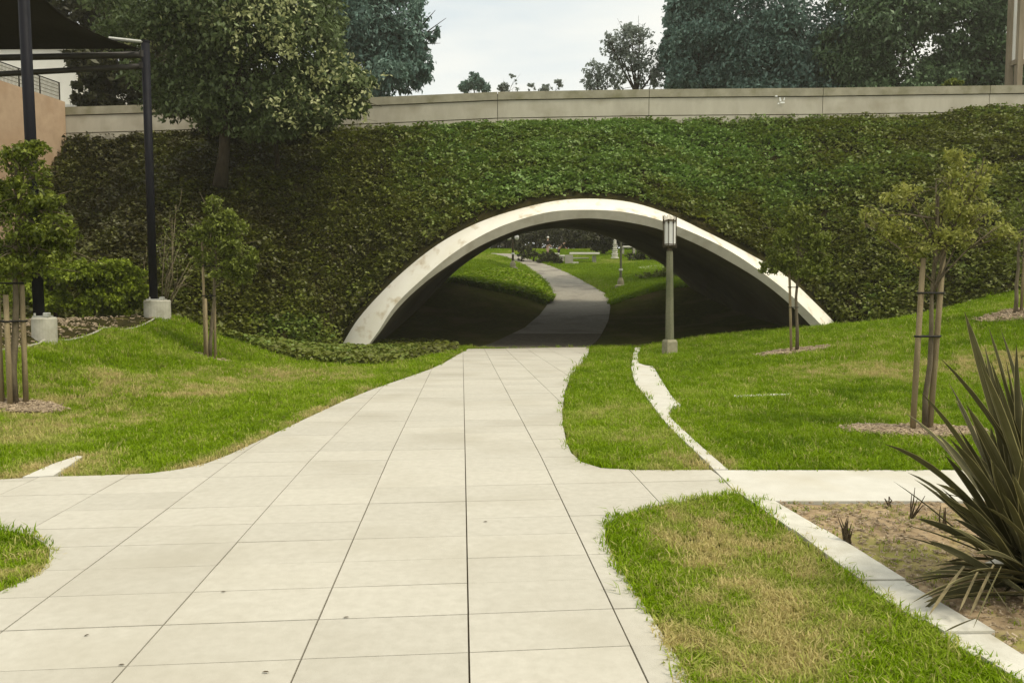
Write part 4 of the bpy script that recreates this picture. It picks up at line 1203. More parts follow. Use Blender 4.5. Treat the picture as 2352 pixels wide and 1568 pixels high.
# bright shrub peeping over the parapet
base = P(2192, 215, 35.4)
tree_px('shrub', 'bright green shrub tip showing over the parapet at the right', 'shrub', None, base, [(2192, 188, 35.4, 18, 10, .3), (2180, 192, 35.4, 14, 8, .3), (2205, 193, 35.4, 14, 7, .3)], 'leaf_young', 900, .13, .03, 71, per=6, shell=.2, elong=2.4)

# staked young trees
def staked(label, base, crown_blobs, mat, n, size, stakes, seed, trunk_top, rt=.035, gap=0.0, ties=(.55, .8), per=8, core=.85, **kw):
    """stakes: (dx, dy, height, lean)"""
    rng = np.random.default_rng(seed)
    base = np.array(base, float)
    t = thing('young_tree', base, label, 'tree', 'young staked trees on the lawns')
    C = [P(*b[:3]) for b in crown_blobs]; R = [(b[3] * b[2] / FOC, b[5], b[4] * b[2] / FOC) for b in crown_blobs]
    top = np.array([base[0] + (np.mean(C, 0)[0] - base[0]) * .6, base[1], trunk_top])
    mb = MB()
    pts = [base + (top - base) * s + np.array([rng.normal(0, .015), rng.normal(0, .015), 0]) for s in np.linspace(0, 1, 8)]
    mb.tube(pts, [rt * (1.15 - .75 * s) for s in np.linspace(0, 1, 8)], 8)
    for c, r in zip(C, R):
        s0 = base + (top - base) * rng.uniform(.5, .95)
        m = s0 + (c - s0) * .5 + np.array([0, 0, .05])
        mb.tube([s0, m, c], [rt * .45, rt * .3, rt * .12], 5)
        for _ in range(6):
            q = m + (c - m) * rng.uniform(0, 1)
            e = c + rng.normal(size=3) * np.array(r) * .6
            mb.tube([q, (q + e) / 2 + np.array([0, 0, .02]), e], [rt * .2, rt * .14, rt * .06], 4)
    mb.build('trunk', M['young_bark'], t, True)
    C, R = lumps(C, R, rng, 5, core)
    crown(t, mat, rng, C, R, n, size, per=per, gap=gap, gapscale=.35, **kw)
    hs = []
    for (dx, dy, hh, ln) in stakes:
        sb = base + np.array([dx, dy, -.15]); st = sb + np.array([ln, 0, hh + .15])
        MB().tube([sb, (sb + st) / 2, st], [.034, .033, .031], 9).build('stake', M['stake'], t, True)
        hs.append((sb, st))
    for z in ties:
        for sb, st in hs:
            f = (z * stakes[0][2] + .15) / (st[2] - sb[2])
            if f > .97: continue
            a = sb + (st - sb) * f
            c = base + (top - base) * ((a[2] - base[2]) / (top[2] - base[2])); 
            d = c - a; ln = np.linalg.norm(d[:2]) + 1e-6; nrm_ = np.array([-d[1], d[0], 0]) / ln
            mb = MB()
            ring = []
            for aa in np.linspace(0, 2 * math.pi, 17)[:-1]:
                m = (a + c) / 2
                ring.append(m + d / ln * math.cos(aa) * (ln / 2 + .045) + nrm_ * math.sin(aa) * .045)
            ring.append(ring[0])
            mb.tube(ring, .012, 5, False); mb.build('tie', M['tie'], t)
    return t
def onground(px, py, Y):
    p = P(px, py, Y); p[2] = h1(*p[:2]); return p
# right, near
staked('young tree with pale yellow-green open crown, nearest staked tree on the right lawn', onground(2124, 985, 9.3),
       [(2200, 375, 9.3, 42, 30, .22), (2150, 410, 9.3, 50, 34, .26), (2230, 420, 9.3, 58, 38, .28), (2080, 450, 9.3, 60, 36, .3), (2170, 470, 9.3, 70, 44, .35), (2010, 500, 9.3, 44, 26, .22), (2060, 520, 9.3, 64, 42, .3), (2240, 490, 9.3, 60, 36, .3), (2140, 545, 9.3, 70, 42, .32), (2290, 520, 9.2, 44, 30, .24), (2200, 540, 9.3, 60, 36, .3), (2095, 585, 9.3, 50, 34, .26), (1985, 510, 9.3, 22, 16, .15), (2320, 540, 9.3, 26, 18, .15), (2270, 385, 9.3, 26, 30, .2)],
       'leaf_pale', 7600, .055, [(-.16, -.02, 2.05, .06), (.07, .03, 2.25, .10)], 81, 2.7, .032, core=.6, gap=.36, shell=.15, spread=.30, elong=2.3, droop=.1, flat=.5)
# right, far: by the arch
staked('dim green young tree standing before the right leg of the arch', onground(1829, 806, 19.6),
       [(1830, 490, 19.6, 26, 26, .3), (1815, 540, 19.6, 44, 40, .45), (1860, 560, 19.6, 46, 46, .45), (1790, 590, 19.6, 40, 30, .4), (1835, 610, 19.6, 54, 36, .5), (1770, 615, 19.6, 26, 22, .3), (1880, 610, 19.6, 34, 34, .35), (1850, 520, 19.6, 30, 30, .3)],
       'leaf_dim', 7500, .10, [(-.12, 0, 2.0, -.10)], 82, 3.2, .04, gap=.2, core=.7, shell=.2, spread=.2, elong=2.4)
# far right edge
staked('sparse young tree by the right picture edge below the ivy', onground(2334, 714, 19.6),
       [(2330, 520, 19.6, 30, 60, .35), (2355, 470, 19.6, 36, 50, .35), (2345, 590, 19.6, 28, 40, .3)],
       'leaf_dim', 1400, .09, [(.14, .02, 2.6, .02)], 83, 3.6, .045, gap=.3, shell=.2, spread=.25, elong=2.4)
# left, far
staked('young tree with a tuft of light leaves on the left lawn mound', onground(484, 829, 18.9),
       [(490, 470, 18.9, 30, 26, .3), (500, 510, 18.9, 50, 34, .4), (545, 520, 18.9, 26, 30, .3), (480, 540, 18.9, 50, 34, .4), (530, 570, 18.9, 46, 40, .4), (575, 590, 18.9, 22, 34, .25), (470, 590, 18.9, 40, 30, .35), (520, 620, 18.9, 50, 30, .4), (560, 630, 18.9, 32, 32, .3)],
       'leaf_dim', 8000, .10, [(-.13, .0, 2.85, -.0), (.09, .06, 2.0, .02), (-.03, -.14, 1.5, 0)], 84, 3.3, .045, gap=.2, core=.7, shell=.2, spread=.2, elong=2.3)
# left, near
staked('leafy young tree between wooden stakes at the left picture edge', onground(32, 928, 10.4),
       [(60, 350, 10.4, 50, 32, .3), (20, 380, 10.4, 70, 44, .4), (95, 400, 10.4, 30, 30, .25), (115, 460, 10.4, 45, 38, .35), (50, 450, 10.4, 75, 50, .5), (130, 520, 10.4, 55, 46, .4), (60, 540, 10.4, 80, 56, .5), (-30, 460, 10.4, 70, 80, .5), (120, 580, 10.4, 62, 36, .4), (40, 610, 10.4, 80, 40, .5), (-30, 580, 10.4, 60, 70, .5), (165, 545, 10.4, 26, 24, .2)],
       'leaf_young', 12500, .07, [(-.14, -.03, 2.0, 0), (.03, -.12, 1.45, .0), (.13, .05, 1.75, .01)], 85, 3.2, .045, gap=.2, core=.7, shell=.3, spread=.17, elong=2.2)

# hedge shrubs at the left behind the footings
for i, (lab, bpx, blobs) in enumerate([
        ('green hedge shrub behind the footing nearest the left edge', 130, [(110, 650, 20.2, 60, 60, .9), (150, 620, 20.2, 55, 36, .8), (120, 700, 20.2, 60, 40, .8), (60, 660, 20.2, 50, 60, .8)]),
        ('bright green hedge shrub in the middle of the left planting bed', 215, [(205, 640, 20.8, 50, 50, .9), (240, 620, 20.8, 40, 32, .8), (215, 690, 20.8, 55, 45, .8)]),
        ('rounded green hedge shrub close beside the mound footing', 300, [(290, 640, 21.4, 46, 48, .8), (315, 660, 21.4, 32, 50, .7), (280, 690, 21.4, 46, 44, .8)])]):
    base = onground(bpx, 745, blobs[0][2])
    tree_px('hedge_shrub', lab, 'shrub', 'hedge shrubs in the left planting bed', base, blobs, 'leaf_hedge', 10000, .10, .05, 90 + i, per=10, shell=.55, spread=.14, elong=1.8)
# bare shrub
rng = np.random.default_rng(5)
base = onground(372, 722, 22.3)
bs = thing('bare_shrub', base, 'bare twiggy shrub with pale stems right of the mound footing', 'shrub')
mb = MB()
for (px, py) in [(415, 560), (395, 500), (440, 610), (425, 640), (380, 540), (350, 560), (450, 575), (405, 470), (330, 600)]:
    e = P(px, py, 22.4 + rng.normal(0, .3))
    m = base + (e - base) * .5 + rng.normal(0, .1, 3)
    mb.tube([base, m, e], [.025, .016, .005], 5)
    for _ in range(5):
        q = m + (e - m) * rng.uniform(-.3, .9); f_ = q + (e - m) * .35 + rng.normal(0, .18, 3)
        mb.tube([q, (q + f_) / 2 + rng.normal(0, .02, 3), f_], [.009, .006, .003], 4)
mb.build('stem', M['pale_bark'], bs, True)
crown(bs, 'leaf_dim', rng, [P(410, 540, 22.4), P(385, 600, 22.4)], [(.5, .4, .7), (.5, .4, .6)], 500, .07, per=4, shell=.1, spread=.3)

# ------------------------------------------------------------------ flax at the right
fb = np.array([2.86, 4.12, 0.0]); fb[2] = h1(*fb[:2]) - .02
flax = thing('flax_plant', fb, 'large dark spiky flax plant filling the right edge of the bed', 'plant')
def flax_leaf(base, tip, width, bend, seed, mat='flax', name='leaf', twist=0.0):
    r = np.random.default_rng(seed)
    base, tip = np.array(base, float), np.array(tip, float)
    ln = np.linalg.norm(tip - base)
    ctrl = base + (tip - base) * .55 + np.array([0, 0, bend * ln])
    NS = 11
    V, E = [], []
    for i in range(NS):
        t = i / (NS - 1)
        p = (1 - t)**2 * base + 2 * t * (1 - t) * ctrl + t * t * tip
        tg = 2 * (1 - t) * (ctrl - base) + 2 * t * (tip - ctrl); tg /= np.linalg.norm(tg)
        side_ = np.cross(tg, [0, 0, 1.0])
        if np.linalg.norm(side_) < .15: side_ = np.cross(tg, [0, 1.0, 0])
        side_ /= np.linalg.norm(side_)
        a = twist * (.3 + t); nn = np.cross(side_, tg)
        side_, nn = side_ * math.cos(a) + nn * math.sin(a), nn * math.cos(a) - side_ * math.sin(a)
        w = width * .70 * (.6 + .4 * min(1, t * 3)) * (1 - max(0, (t - .66) / .34) ** 2.0) + .0015
        for s, e in ((-1, 1.0), (-.85, .7), (-.45, .1), (0, .78), (.45, .1), (.85, .7), (1, 1.0)):
            V.append(p + side_ * s * w * .5 + nn * (abs(s) * w * .34)); E.append(e)
    F = []
    for i in range(NS - 1):
        for k in range(6): F.append((i * 7 + k, i * 7 + k + 1, i * 7 + 7 + k + 1, i * 7 + 7 + k))
    return mesh_np(name, V, F, M[mat], flax, smooth=True, attrs={'edge': ('POINT', E)})
# measured leaves: tip in the picture, distance of the tip, width, bend
TIPS = [(2215, 715, 4.2, .075, .05), (2270, 750, 4.5, .05, .05), (2160, 823, 4.1, .07, .07), (2255, 830, 4.4, .05, .04), (2112, 898, 3.95, .07, .10), (2118, 905, 4.0, .05, .09), (2030, 1019, 3.9, .065, .10), (2052, 1105, 4.3, .03, .06), (2085, 1085, 4.5, .05, .12), (2100, 1100, 4.5, .05, .06), (2180, 880, 4.7, .06, .06),
        (2262, 795, 4.6, .05, .04), (2345, 700, 4.3, .05, .05), (2300, 760, 4.8, .06, .05), (2335, 790, 4.0, .07, .05), (2200, 980, 4.3, .06, .06), (2220, 930, 3.9, .07, .06), (2250, 1000, 4.1, .07, .05), (2170, 1045, 4.1, .075, .07), (2230, 1090, 4.0, .08, .06), (2150, 1110, 3.95, .07, .09), (2210, 1150, 3.9, .08, .08),
        (2145, 1120, 4.3, .06, .05), (2080, 1205, 4.2, .035, .05), (2110, 1190, 4.0, .06, .10), (2130, 1240, 4.0, .07, .08), (2180, 1230, 3.8, .07, .08), (2065, 1230, 4.1, .03, .06), (2140, 1300, 3.9, .05, .11), (2120, 1375, 3.8, .045, .14), (2080, 1345, 4.0, .03, .10), (2085, 1330, 4.2, .03, .08), (2175, 1345, 3.7, .05, .08), (2060, 1400, 3.9, .03, .10), (2098, 1423, 3.8, .03, .12),
        (2280, 860, 4.2, .07, .05), (2310, 920, 4.0, .08, .05), (2320, 1000, 3.9, .08, .05), (2280, 1060, 3.8, .08, .06), (2300, 1130, 3.75, .08, .06), (2255, 1200, 3.75, .08, .07), (2240, 1270, 3.7, .07, .08), (2330, 860, 4.4, .07, .04), (2240, 1040, 4.4, .07, .06), (2190, 1190, 4.3, .07, .07), (2290, 990, 4.5, .07, .05), (2350, 1050, 3.7, .08, .05)]
sd = 0
for (px, py, Y, w, bd) in TIPS:
    sd += 1; r = np.random.default_rng(sd)
    b = fb + np.array([r.normal(-.02, .07), r.normal(0, .08), .0])
    flax_leaf(b, P(px, py, Y), w, bd * r.uniform(.6, 2.0), sd, twist=r.normal(0, .5))
for k in range(22):          # lower leaves thrown out sideways over the soil
    r = np.random.default_rng(1300 + k)
    tp = P(r.uniform(2085, 2352), r.uniform(1120, 1430), r.uniform(3.55, 4.5)); tp[2] = max(tp[2], .04)
    flax_leaf(fb + np.array([r.normal(0, .10), r.normal(0, .10), r.uniform(0, .12)]), tp, r.uniform(.022, .06), r.uniform(.04, .16), 1300 + k, twist=r.normal(0, .6))
for k in range(46):          # the rest of the fan, mostly outside the picture
    r = np.random.default_rng(500 + k)
    a = r.uniform(-1.9, 1.9); el = math.radians(r.uniform(15, 85)); ln = r.uniform(.8, 1.55)
    d = np.array([math.cos(a) * math.cos(el), math.sin(a) * math.cos(el), math.sin(el)])
    if k % 4 == 0: d[0] = -abs(d[0]) * .5
    b = fb + np.array([r.normal(0.02, .08), r.normal(0, .09), 0])
    tip = b + d * ln; tip[2] = max(tip[2], .06)
    flax_leaf(b, tip, r.uniform(.05, .085), r.uniform(.03, .12), 700 + k, twist=r.normal(0, .35))
for (ax, ay, Ya, tx, ty, Y, w, mt, lab) in [(2283, 1296, 3.75, 2226, 1416, 3.62, .016, 'flax_dry', 'longest straw-coloured dry leaf hanging down'), (2247, 1310, 3.75, 2203, 1404, 3.62, .014, 'flax_dry', 'shorter straw-coloured dry leaf beside the longest'),
        (2215, 1300, 3.8, 2134, 1412, 3.66, .020, 'flax_dry', 'grey-green dead leaf lying over the kerb'), (2240, 1420, 3.5, 2170, 1450, 3.48, .010, 'flax', None), (2300, 1300, 3.7, 2236, 1440, 3.5, .006, 'flax', None), (2260, 1320, 3.7, 2330, 1420, 3.5, .006, 'flax', None)]:
    sd += 1
    e = P(tx, ty, Y); e[2] = max(e[2], h1(e[0], e[1]) + .02)
    st_ = P(ax, ay, Ya); st_[2] = max(st_[2], h1(st_[0], st_[1]) + .05)
    lf = flax_leaf(st_, e, w, .03, sd, mt, twist=.4)
    if lab: lf['label'] = lab
for k in range(26):
    r = np.random.default_rng(900 + k)
    tx, ty = r.uniform(2120, 2352), r.uniform(800, 1380)
    if tx < 2352 - (ty - 660) * .75 and ty < 1050: tx = 2352 - (ty - 660) * .75 * r.uniform(.1, .9)
    tp = P(tx, ty, r.uniform(3.6, 4.6)); tp[2] = max(tp[2], .05)
    flax_leaf(fb + np.array([r.normal(0, .09), r.normal(0, .09), 0]), tp, r.uniform(.045, .085), r.uniform(.02, .08), 900 + k, twist=r.normal(0, .4))
# dead stub sprouts in the bed
for (lab, px, py, hh, n) in [('small dead brown tuft in the middle of the bare soil bed', 1945, 1248, .15, 16), ('upright dark sprout at the path edge of the soil bed left of the flax', 2088, 1190, .20, 5), ('tiny dark sprout at the near corner of soil bed and side path', 2040, 1160, .07, 6), ('pair of thin stubs in the soil bed below the flax leaves', 2165, 1215, .16, 4)]:
    b = G(px, py); r = np.random.default_rng(int(px))
    t = thing('dead_sprout', b, lab, 'plant', 'dead sprouts in the soil bed')
    mb = MB()
    for k in range(n):
        e = b + np.array([r.normal(0, .22 * hh), r.normal(0, .22 * hh), hh * r.uniform(.5, 1.1)])
        mb.tube([b + np.array([r.normal(0, .015), r.normal(0, .015), -.02]), (b + e) / 2 + r.normal(0, .008, 3), e], [.006, .005, .002], 5)
    mb.build('stem', M['dead_leaf'], t)
# white rock
rc_ = G(2335, 1330); rk = bmesh.new(); bmesh.ops.create_icosphere(rk, subdivisions=3, radius=1)
for v in rk.verts:
    nn = vnoise(np.array([[v.co.x * 1.6 + 4, v.co.y * 1.6, v.co.z * 1.6]]), 5)[0]
    v.co *= .75 + .5 * nn; v.co.x *= .16; v.co.y *= .12; v.co.z *= .09
me = bpy.data.meshes.new('rock'); rk.to_mesh(me); rk.free(); me.materials.append(M['rock'])
rock = link('rock', me); rock.location = (rc_[0], rc_[1], rc_[2] + .03)
tag(rock, 'pale rounded rock on the soil under the flax leaves', 'rock')

# fallen leaves on the plaza
for (px, py, L_, a, lab) in [(1115, 1199, .035, .2, 'dark fallen leaf just right of the middle paving joint'), (513, 1360, .03, 0, 'small brown leaf alone on the left paving'), (795, 1419, .032, .1, 'brown leaf lying beside the bold cross joint'), (610, 1545, .035, -.1, 'leaf nearest the bottom edge of the paving'), (279, 1528, .03, 0, 'leaf beside a long joint at the lower left of the paving'),
                             (199, 1460, .028, 1.0, 'crumpled leaf on the bold cross joint at the far left'), (1366, 1237, .025, 0, 'tiny leaf near the corner of the lower lawn island'), (1540, 1425, .035, .8, 'dark leaf cluster at the edge of the lower lawn island')]:
    c = G0(px, py); z = float(zp(c[1])) + .004
    mb = MB(); ca, sa = math.cos(a), math.sin(a)
    sh = [(-.5, 0, 0), (-.2, .17, .10), (.2, .15, .12), (.5, 0, .05), (.2, -.16, .1), (-.2, -.15, .13), (0, 0, .02)]
    mb.add([(c[0] + (x * ca - y * sa) * L_ * .95, c[1] + (x * sa + y * ca) * L_ * .95, z + zz * L_) for x, y, zz in sh], [(0, 6, 1), (1, 6, 2), (2, 6, 3), (3, 6, 4), (4, 6, 5), (5, 6, 0)])
    o = mb.build('fallen_leaf', M['dead_leaf']); tag(o, lab, 'leaf', 'fallen leaves on the paving')
c = P(2074, 374, 32.3)
mb = MB().add([(c[0] - .09, c[1], c[2] + .05), (c[0], c[1] - .03, c[2] + .07), (c[0] + .10, c[1], c[2] - .04), (c[0] + .02, c[1] - .02, c[2] - .06)], [(0, 1, 3), (1, 2, 3)])
j = np.argmin(np.abs(fl[:, 0] - c[0]) + np.abs(fl[:, 1] - c[1]))
o = mb.build('litter', M['paper']); o.location = (0, -.25, 0); tag(o, 'scrap of white litter caught in the ivy at upper right', 'litter')

# ------------------------------------------------------------------ timber sign at the upper right
sg = thing('timber_sign', P(2335, 230, 37), 'tall timber framed sign with pale panel cut by the right picture edge', 'sign')
def pillar(px, Y, w, y0, y1, nm, mat):
    a, b = P(px, y0, Y), P(px, y1, Y)
    return MB().box(((a + b) / 2), (w, .25, abs(a[2] - b[2]))).build(nm, M[mat], sg)
pillar(2320, 37, .24, 300, -60, 'post', 'wood_sign')
pillar(2341, 36.6, .24, 300, -60, 'post', 'wood_sign')
pillar(2331.5, 36.8, .05, 140, -60, 'edge_strip', 'white_wall')
a, b = P(2362, 70, 36.9), P(2362, 140, 36.9)
z0, z1 = P(2350, 138, 36.9)[2], P(2350, -60, 36.9)[2]
MB().box((P(2420, 50, 36.9)[0], 36.9, (z0 + z1) / 2), (3.0, .12, z1 - z0)).build('panel', M['panel'], sg)
MB().box((P(2410, 145, 36.75)[0], 36.75, P(2400, 145, 36.75)[2]), (3.4, .35, .22)).build('cross_beam', M['wood_sign'], sg)
pillar(2490, 36.8, .24, 300, -60, 'post', 'wood_sign')

# ------------------------------------------------------------------ the park beyond the tunnel
def gpt(px, Y):
    x = (px - CX) / FOC * Y
    return np.array([x, Y, h1(x, Y)])
def park_lamp(px, Y, hh, lab, two):
    b = gpt(px, Y)
    t = thing('park_lamp', b, lab, 'street lamp', 'park lamps beyond the underpass')
    MB().lathe(b, [(.36, -.1), (.36, .06), (.22, .12), (.20, .35), (.11, .55)], 16).build('base', M['lamp_base'], t)
    MB().tube([b + [0, 0, .5], b + [0, 0, hh]], [.085, .06], 10).build('pole', M['bronze' if two else 'post'], t)
    MB().lathe(b + np.array([0, 0, 1.0]), [(.12, 0), (.12, .12)], 12).build('band', M['paper'], t)
    if two:
        MB().tube([b + [-.28, 0, hh], b + [.28, 0, hh]], .03, 6).build('arm', M['bronze'], t)
        for s in (-1, 1): MB().lathe(b + np.array([s * .28, 0, hh]), [(.05, 0), (.14, .08), (.17, .2), (.12, .33), (.03, .38)], 12).build('globe', M['glass'], t)
    else:
        MB().lathe(b + np.array([0, 0, hh]), [(.12, 0), (.16, .1), (.16, .45), (.05, .55)], 12).build('lantern', M['glass'], t)
park_lamp(1425, 49.5, 2.95, 'stone park lamp with flared base right of the winding path', False)
park_lamp(1178, 56, 2.0, 'dark double-globe park lamp left of the winding path', True)
# people
def skin_body(parent, joints, edges, rad, mat, name):
    o0 = origin(parent)
    me = bpy.data.meshes.new(name); me.from_pydata([tuple(np.array(j) - o0) for j in joints], edges, [])
    me.materials.append(mat)
    ob = link(name, me, parent)
    ob.modifiers.new('skin', 'SKIN')
    lay = me.skin_vertices[0].data if me.skin_vertices else None
    if lay is None:
        bpy.context.view_layer.objects.active = ob
    if lay:
        for i, r in enumerate(rad): lay[i].radius = (r, r) if not hasattr(r, '__len__') else r
        lay[0].use_root = True
    s = ob.modifiers.new('smooth', 'SUBSURF'); s.levels = s.render_levels = 2
    return ob
def person(base, lab, bend, top_mat, leg_mat, hair_mat, face):
    t = thing('person', base, lab, 'person')
    b = np.array(base, float)
    fx = face
    hip = b + [0, 0, .90]
    ch = hip + np.array([fx * math.sin(bend) * .45, 0, math.cos(bend) * .45])
    nk = ch + np.array([fx * math.sin(bend * 1.1) * .17, 0, math.cos(bend * 1.1) * .14])
    hd = nk + np.array([fx * math.sin(bend * .9) * .14, 0, math.cos(bend * .9) * .14])
    J = [hip, (hip + ch) / 2, ch, nk, hd, hd + (hd - nk) * .8]
    E = [(0, 1), (1, 2), (2, 3), (3, 4), (4, 5)]; R = [.15, .14, .16, .06, .09, .07]
    for s in (-1, 1):
        sh = ch + np.array([0, s * .17, .02]); el = sh + np.array([fx * .10 + fx * math.sin(bend) * .12, s * .05, -.27]); wr = el + np.array([fx * .18, 0, -.14 if bend > .3 else -.2])
        n = len(J); J += [sh, el, wr, wr + np.array([fx * .07, 0, -.04])]; E += [(2, n), (n, n + 1), (n + 1, n + 2), (n + 2, n + 3)]; R += [.06, .045, .035, .03]
        kn = b + np.array([fx * .04 + s * .02, s * .1, .47]); an = b + np.array([s * .03 - fx * .02, s * .11, .07]); to = an + np.array([fx * .16, 0, -.03])
        n = len(J); J += [kn, an, to]; E += [(0, n), (n, n + 1), (n + 1, n + 2)]; R += [.075, .045, .04]
    skin_body(t, J, E, R, M['skin'], 'body')
    TJ = J[:3] + [J[6], J[7], J[8] * .3 + J[7] * .7, J[13], J[14], J[15] * .3 + J[14] * .7]
    TE = [(0, 1), (1, 2), (2, 3), (3, 4), (4, 5), (2, 6), (6, 7), (7, 8)]; TR = [.175, .165, .185, .085, .062, .056, .085, .062, .056]
    skin_body(t, TJ, TE, TR, M[top_mat], 'shirt')
    LJ = [J[0] + np.array([0, 0, -.02]), J[10], J[11] + np.array([0, 0, .06]), J[17], J[18] + np.array([0, 0, .06])]
    skin_body(t, LJ, [(0, 1), (1, 2), (0, 3), (3, 4)], [.178, .1, .07, .1, .07], M[leg_mat], 'trousers')
    MB().lathe(hd + (hd - nk) * .35 - np.array([0, 0, .02]), [(.095, -.02), (.12, .05), (.10, .12), (.04, .16)], 12).build('hair', M[hair_mat], t, True)
    return t
person(gpt(1257, 73), 'person with white hair in a dark top standing behind the far bench', .05, 'cloth_dark', 'cloth_pink', 'hair', 1)
person(gpt(1282, 72), 'person in dark clothes bending forward over the far bench', .95, 'cloth_dark', 'cloth_dark', 'cloth_dark', 1)
# white bench and stone blocks
b = gpt(1306, 66)
be = thing('stone_bench', b, 'long white stone bench with a grey end block in the park', 'bench')
MB().box(b + np.array([0, 0, .36]), (.66, .6, .72), 0, 1, .02).build('end_block', M['stone_grey'], be)
for (z, dy, ln, th) in [(.78, .0, 2.5, .16), (.40, .15, 1.6, .09)]:
    MB().box(b + np.array([ln / 2 + .1, dy + .45, z + .1]), (ln, .5, th), .12, 1, .02).build('seat', M['stone_white'], be)
MB().box(b + np.array([2.2, .8, .3]), (.25, .5, .8), .1).build('end_block', M['stone_grey'], be)
MB().box(b + np.array([.55, -.1, .06]), (.5, .45, .16), 0, 1, .02).build('step', M['stone_white'], be)
for (px, Y, w, hh, lab) in [(1277, 69, .42, .5, 'white stone seat block left of the bending person'), (1290, 68, .34, .42, 'white stone seat block at the feet of the bending person')]:
    b = gpt(px, Y); t = thing('seat_block', b, lab, 'seat', 'white stone seat blocks')
    MB().box(b + np.array([0, 0, hh / 2]), (w * .8, .4, hh), .2, 1.0).build('pedestal', M['stone_grey'], t)
    MB().box(b + np.array([0, 0, hh + .06]), (w * 1.2, .5, .13), .2, 1, .02).build('seat', M['stone_white'], t)
b = gpt(1437, 74); be2 = thing('stone_bench', b, 'short white stone bench beside the tiered fountain', 'bench')
b[2] = P(1437, 568, 74)[2] - .4; be2.location = b
MB().box(b + np.array([.2, 0, .45]), (1.1, .4, .14), .15, 1, .02).build('seat', M['stone_white'], be2)
for s in (-.35, .7): MB().box(b + np.array([s, 0, .1]), (.2, .35, .6), .15).build('leg', M['stone_grey'], be2)
b = gpt(1411, 70); fo = thing('tiered_fountain', b, 'narrow white tiered stone fountain behind the stone park lamp', 'fountain')
prof = [(.36, 0, .16), (.28, .22, .1), (.30, .34, .12), (.24, .5, .12), (.27, .66, .08), (.20, .8, .14), (.17, .98, .1), (.22, 1.12, .06), (.13, 1.22, .16), (.15, 1.42, .06), (.08, 1.5, .22)]
for (r, z, hh) in prof:
    MB().lathe(b + np.array([0, 0, z * 1.12]), [(r * .8, 0), (r, hh * .5), (r * .95, hh * 1.12), (r * .6, hh * 1.25)], 14).build('tier', M['stone_white'], fo, False)
# pale paving patch at the right
PP = np.array([gpt(*p)[:2] for p in [(1472, 59), (1500, 58.5), (1530, 59), (1545, 61.5), (1500, 63), (1464, 61)]])
pp = sheet('park_paving', PP, M['stone_grey'], .02, .2, .8); tag(pp, None, None, None, 'structure')
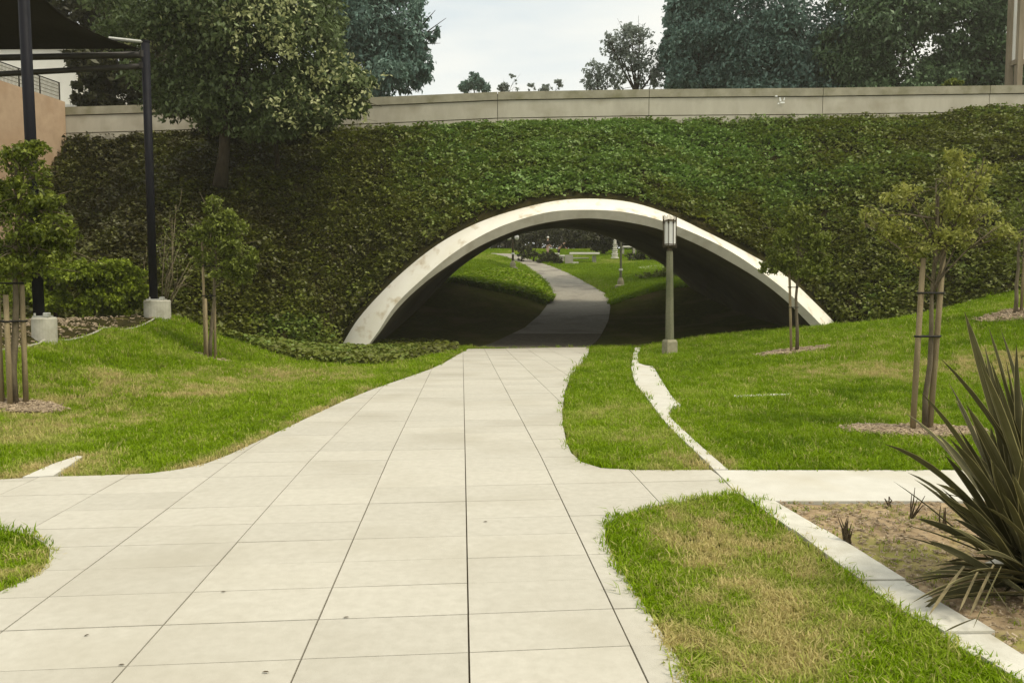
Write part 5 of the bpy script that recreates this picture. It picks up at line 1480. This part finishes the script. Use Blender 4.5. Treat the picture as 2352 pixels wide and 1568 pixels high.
# hedges and trees of the park
def park_bush(lab, px, Y, blobs, n, seed, mat='leaf_dark', grp='park shrubs beyond the underpass'):
    return tree_px('park_shrub', lab, 'shrub', grp, gpt(px, Y), blobs, mat, n, .17, .06, seed, per=10, shell=.4, spread=.15)
park_bush('dark low hedge on the right bank of the winding path', 1225, 68, [(1210, 585, 68, 30, 18, .8), (1250, 590, 67, 34, 18, .8), (1280, 600, 66, 22, 12, .6), (1195, 570, 69, 24, 14, .8)], 4200, 201)
park_bush('dark shrub right of the pale park paving', 1505, 53, [(1490, 640, 52, 36, 18, .9), (1530, 630, 52, 34, 26, .9)], 3000, 202, 'leaf_dim')
park_bush('large dark bush uphill of the pale park paving', 1510, 68, [(1490, 585, 68, 40, 20, 1.2), (1540, 590, 66, 44, 30, 1.4), (1455, 590, 68, 26, 14, .8)], 4200, 203)
for i, (px, Y, blobs, lab) in enumerate([
        (1385, 75, [(1365, 558, 75, 44, 18, 1.2), (1392, 562, 75, 30, 16, 1.2), (1385, 545, 75, 50, 16, 1.4)], 'low dark park tree left of the tiered fountain'),
        (1300, 82, [(1290, 545, 82, 60, 22, 2), (1330, 555, 82, 50, 20, 2), (1310, 530, 82, 70, 20, 2)], 'dark park tree behind the bending person'),
        (1230, 88, [(1240, 535, 88, 46, 18, 2), (1215, 545, 88, 30, 12, 1.5)], 'dark park tree above the left hedge'),
        (1450, 80, [(1450, 545, 80, 60, 24, 2), (1480, 560, 80, 50, 26, 2), (1440, 525, 80, 60, 20, 2)], 'dark park tree behind the tiered fountain'),
        (1540, 74, [(1530, 570, 74, 50, 40, 2), (1560, 545, 74, 50, 40, 2)], 'dark park tree at the far right of the tunnel view'),
        (1160, 84, [(1150, 540, 84, 50, 16, 2), (1180, 530, 84, 40, 14, 2)], 'dark park tree at the far left of the tunnel view')]):
    tree_px('park_tree', lab, 'tree', 'park trees beyond the underpass', gpt(px, Y), blobs, 'leaf_dark', 5200, .26, .16, 210 + i, per=12, shell=.3, spread=.16)
# far wood that closes the park
rng = np.random.default_rng(77)
C, R = [], []
for x in np.arange(-60, 70, 5.0):
    C.append((x + rng.normal(0, 1), 104 + rng.normal(0, 3), 9 + rng.normal(0, .8))); R.append((4.2, 3, 5.5)); C.append((x + 2.5, 106, 8)); R.append((4, 2, 5))
v, f, t = leaves(rng, C, R, 60000, .75, per=14, shell=.3, spread=.16)
wood = mesh_np('far_wood', v, f, M['leaf_dark'], attrs={'tint': ('FACE', t)}); tag(wood, None, None, None, 'stuff')

# ------------------------------------------------------------------ thin haze added to lift the darks and soften the far trees
bpy.context.view_layer.update()
lo_, hi_ = np.full(3, 1e9), np.full(3, -1e9)
for o in SC.objects:
    if o.type == 'MESH':
        for c in o.bound_box:
            w = np.array(o.matrix_world @ Vector(c)); lo_ = np.minimum(lo_, w); hi_ = np.maximum(hi_, w)
hm = bpy.data.materials.new('thin_haze'); hm.use_nodes = True
ht = hm.node_tree; ht.nodes.clear()
ho = ht.nodes.new('ShaderNodeOutputMaterial'); hv = ht.nodes.new('ShaderNodeVolumePrincipled')
hv.inputs['Color'].default_value = (.97, .94, .84, 1)
hv.inputs['Density'].default_value = 0.0006
hv.inputs['Anisotropy'].default_value = 0.2
ht.links.new(hv.outputs[0], ho.inputs['Volume'])
cz = (lo_ + hi_) / 2; sz = hi_ - lo_ + np.array([3, 3, 3])
haze = MB().box((cz[0], cz[1], (lo_[2] - 1 + hi_[2] + 1) / 2), (sz[0], sz[1], hi_[2] - lo_[2] + 2)).build('haze', hm)
haze['kind'] = 'stuff'
SC.cycles.volume_bounces = 1
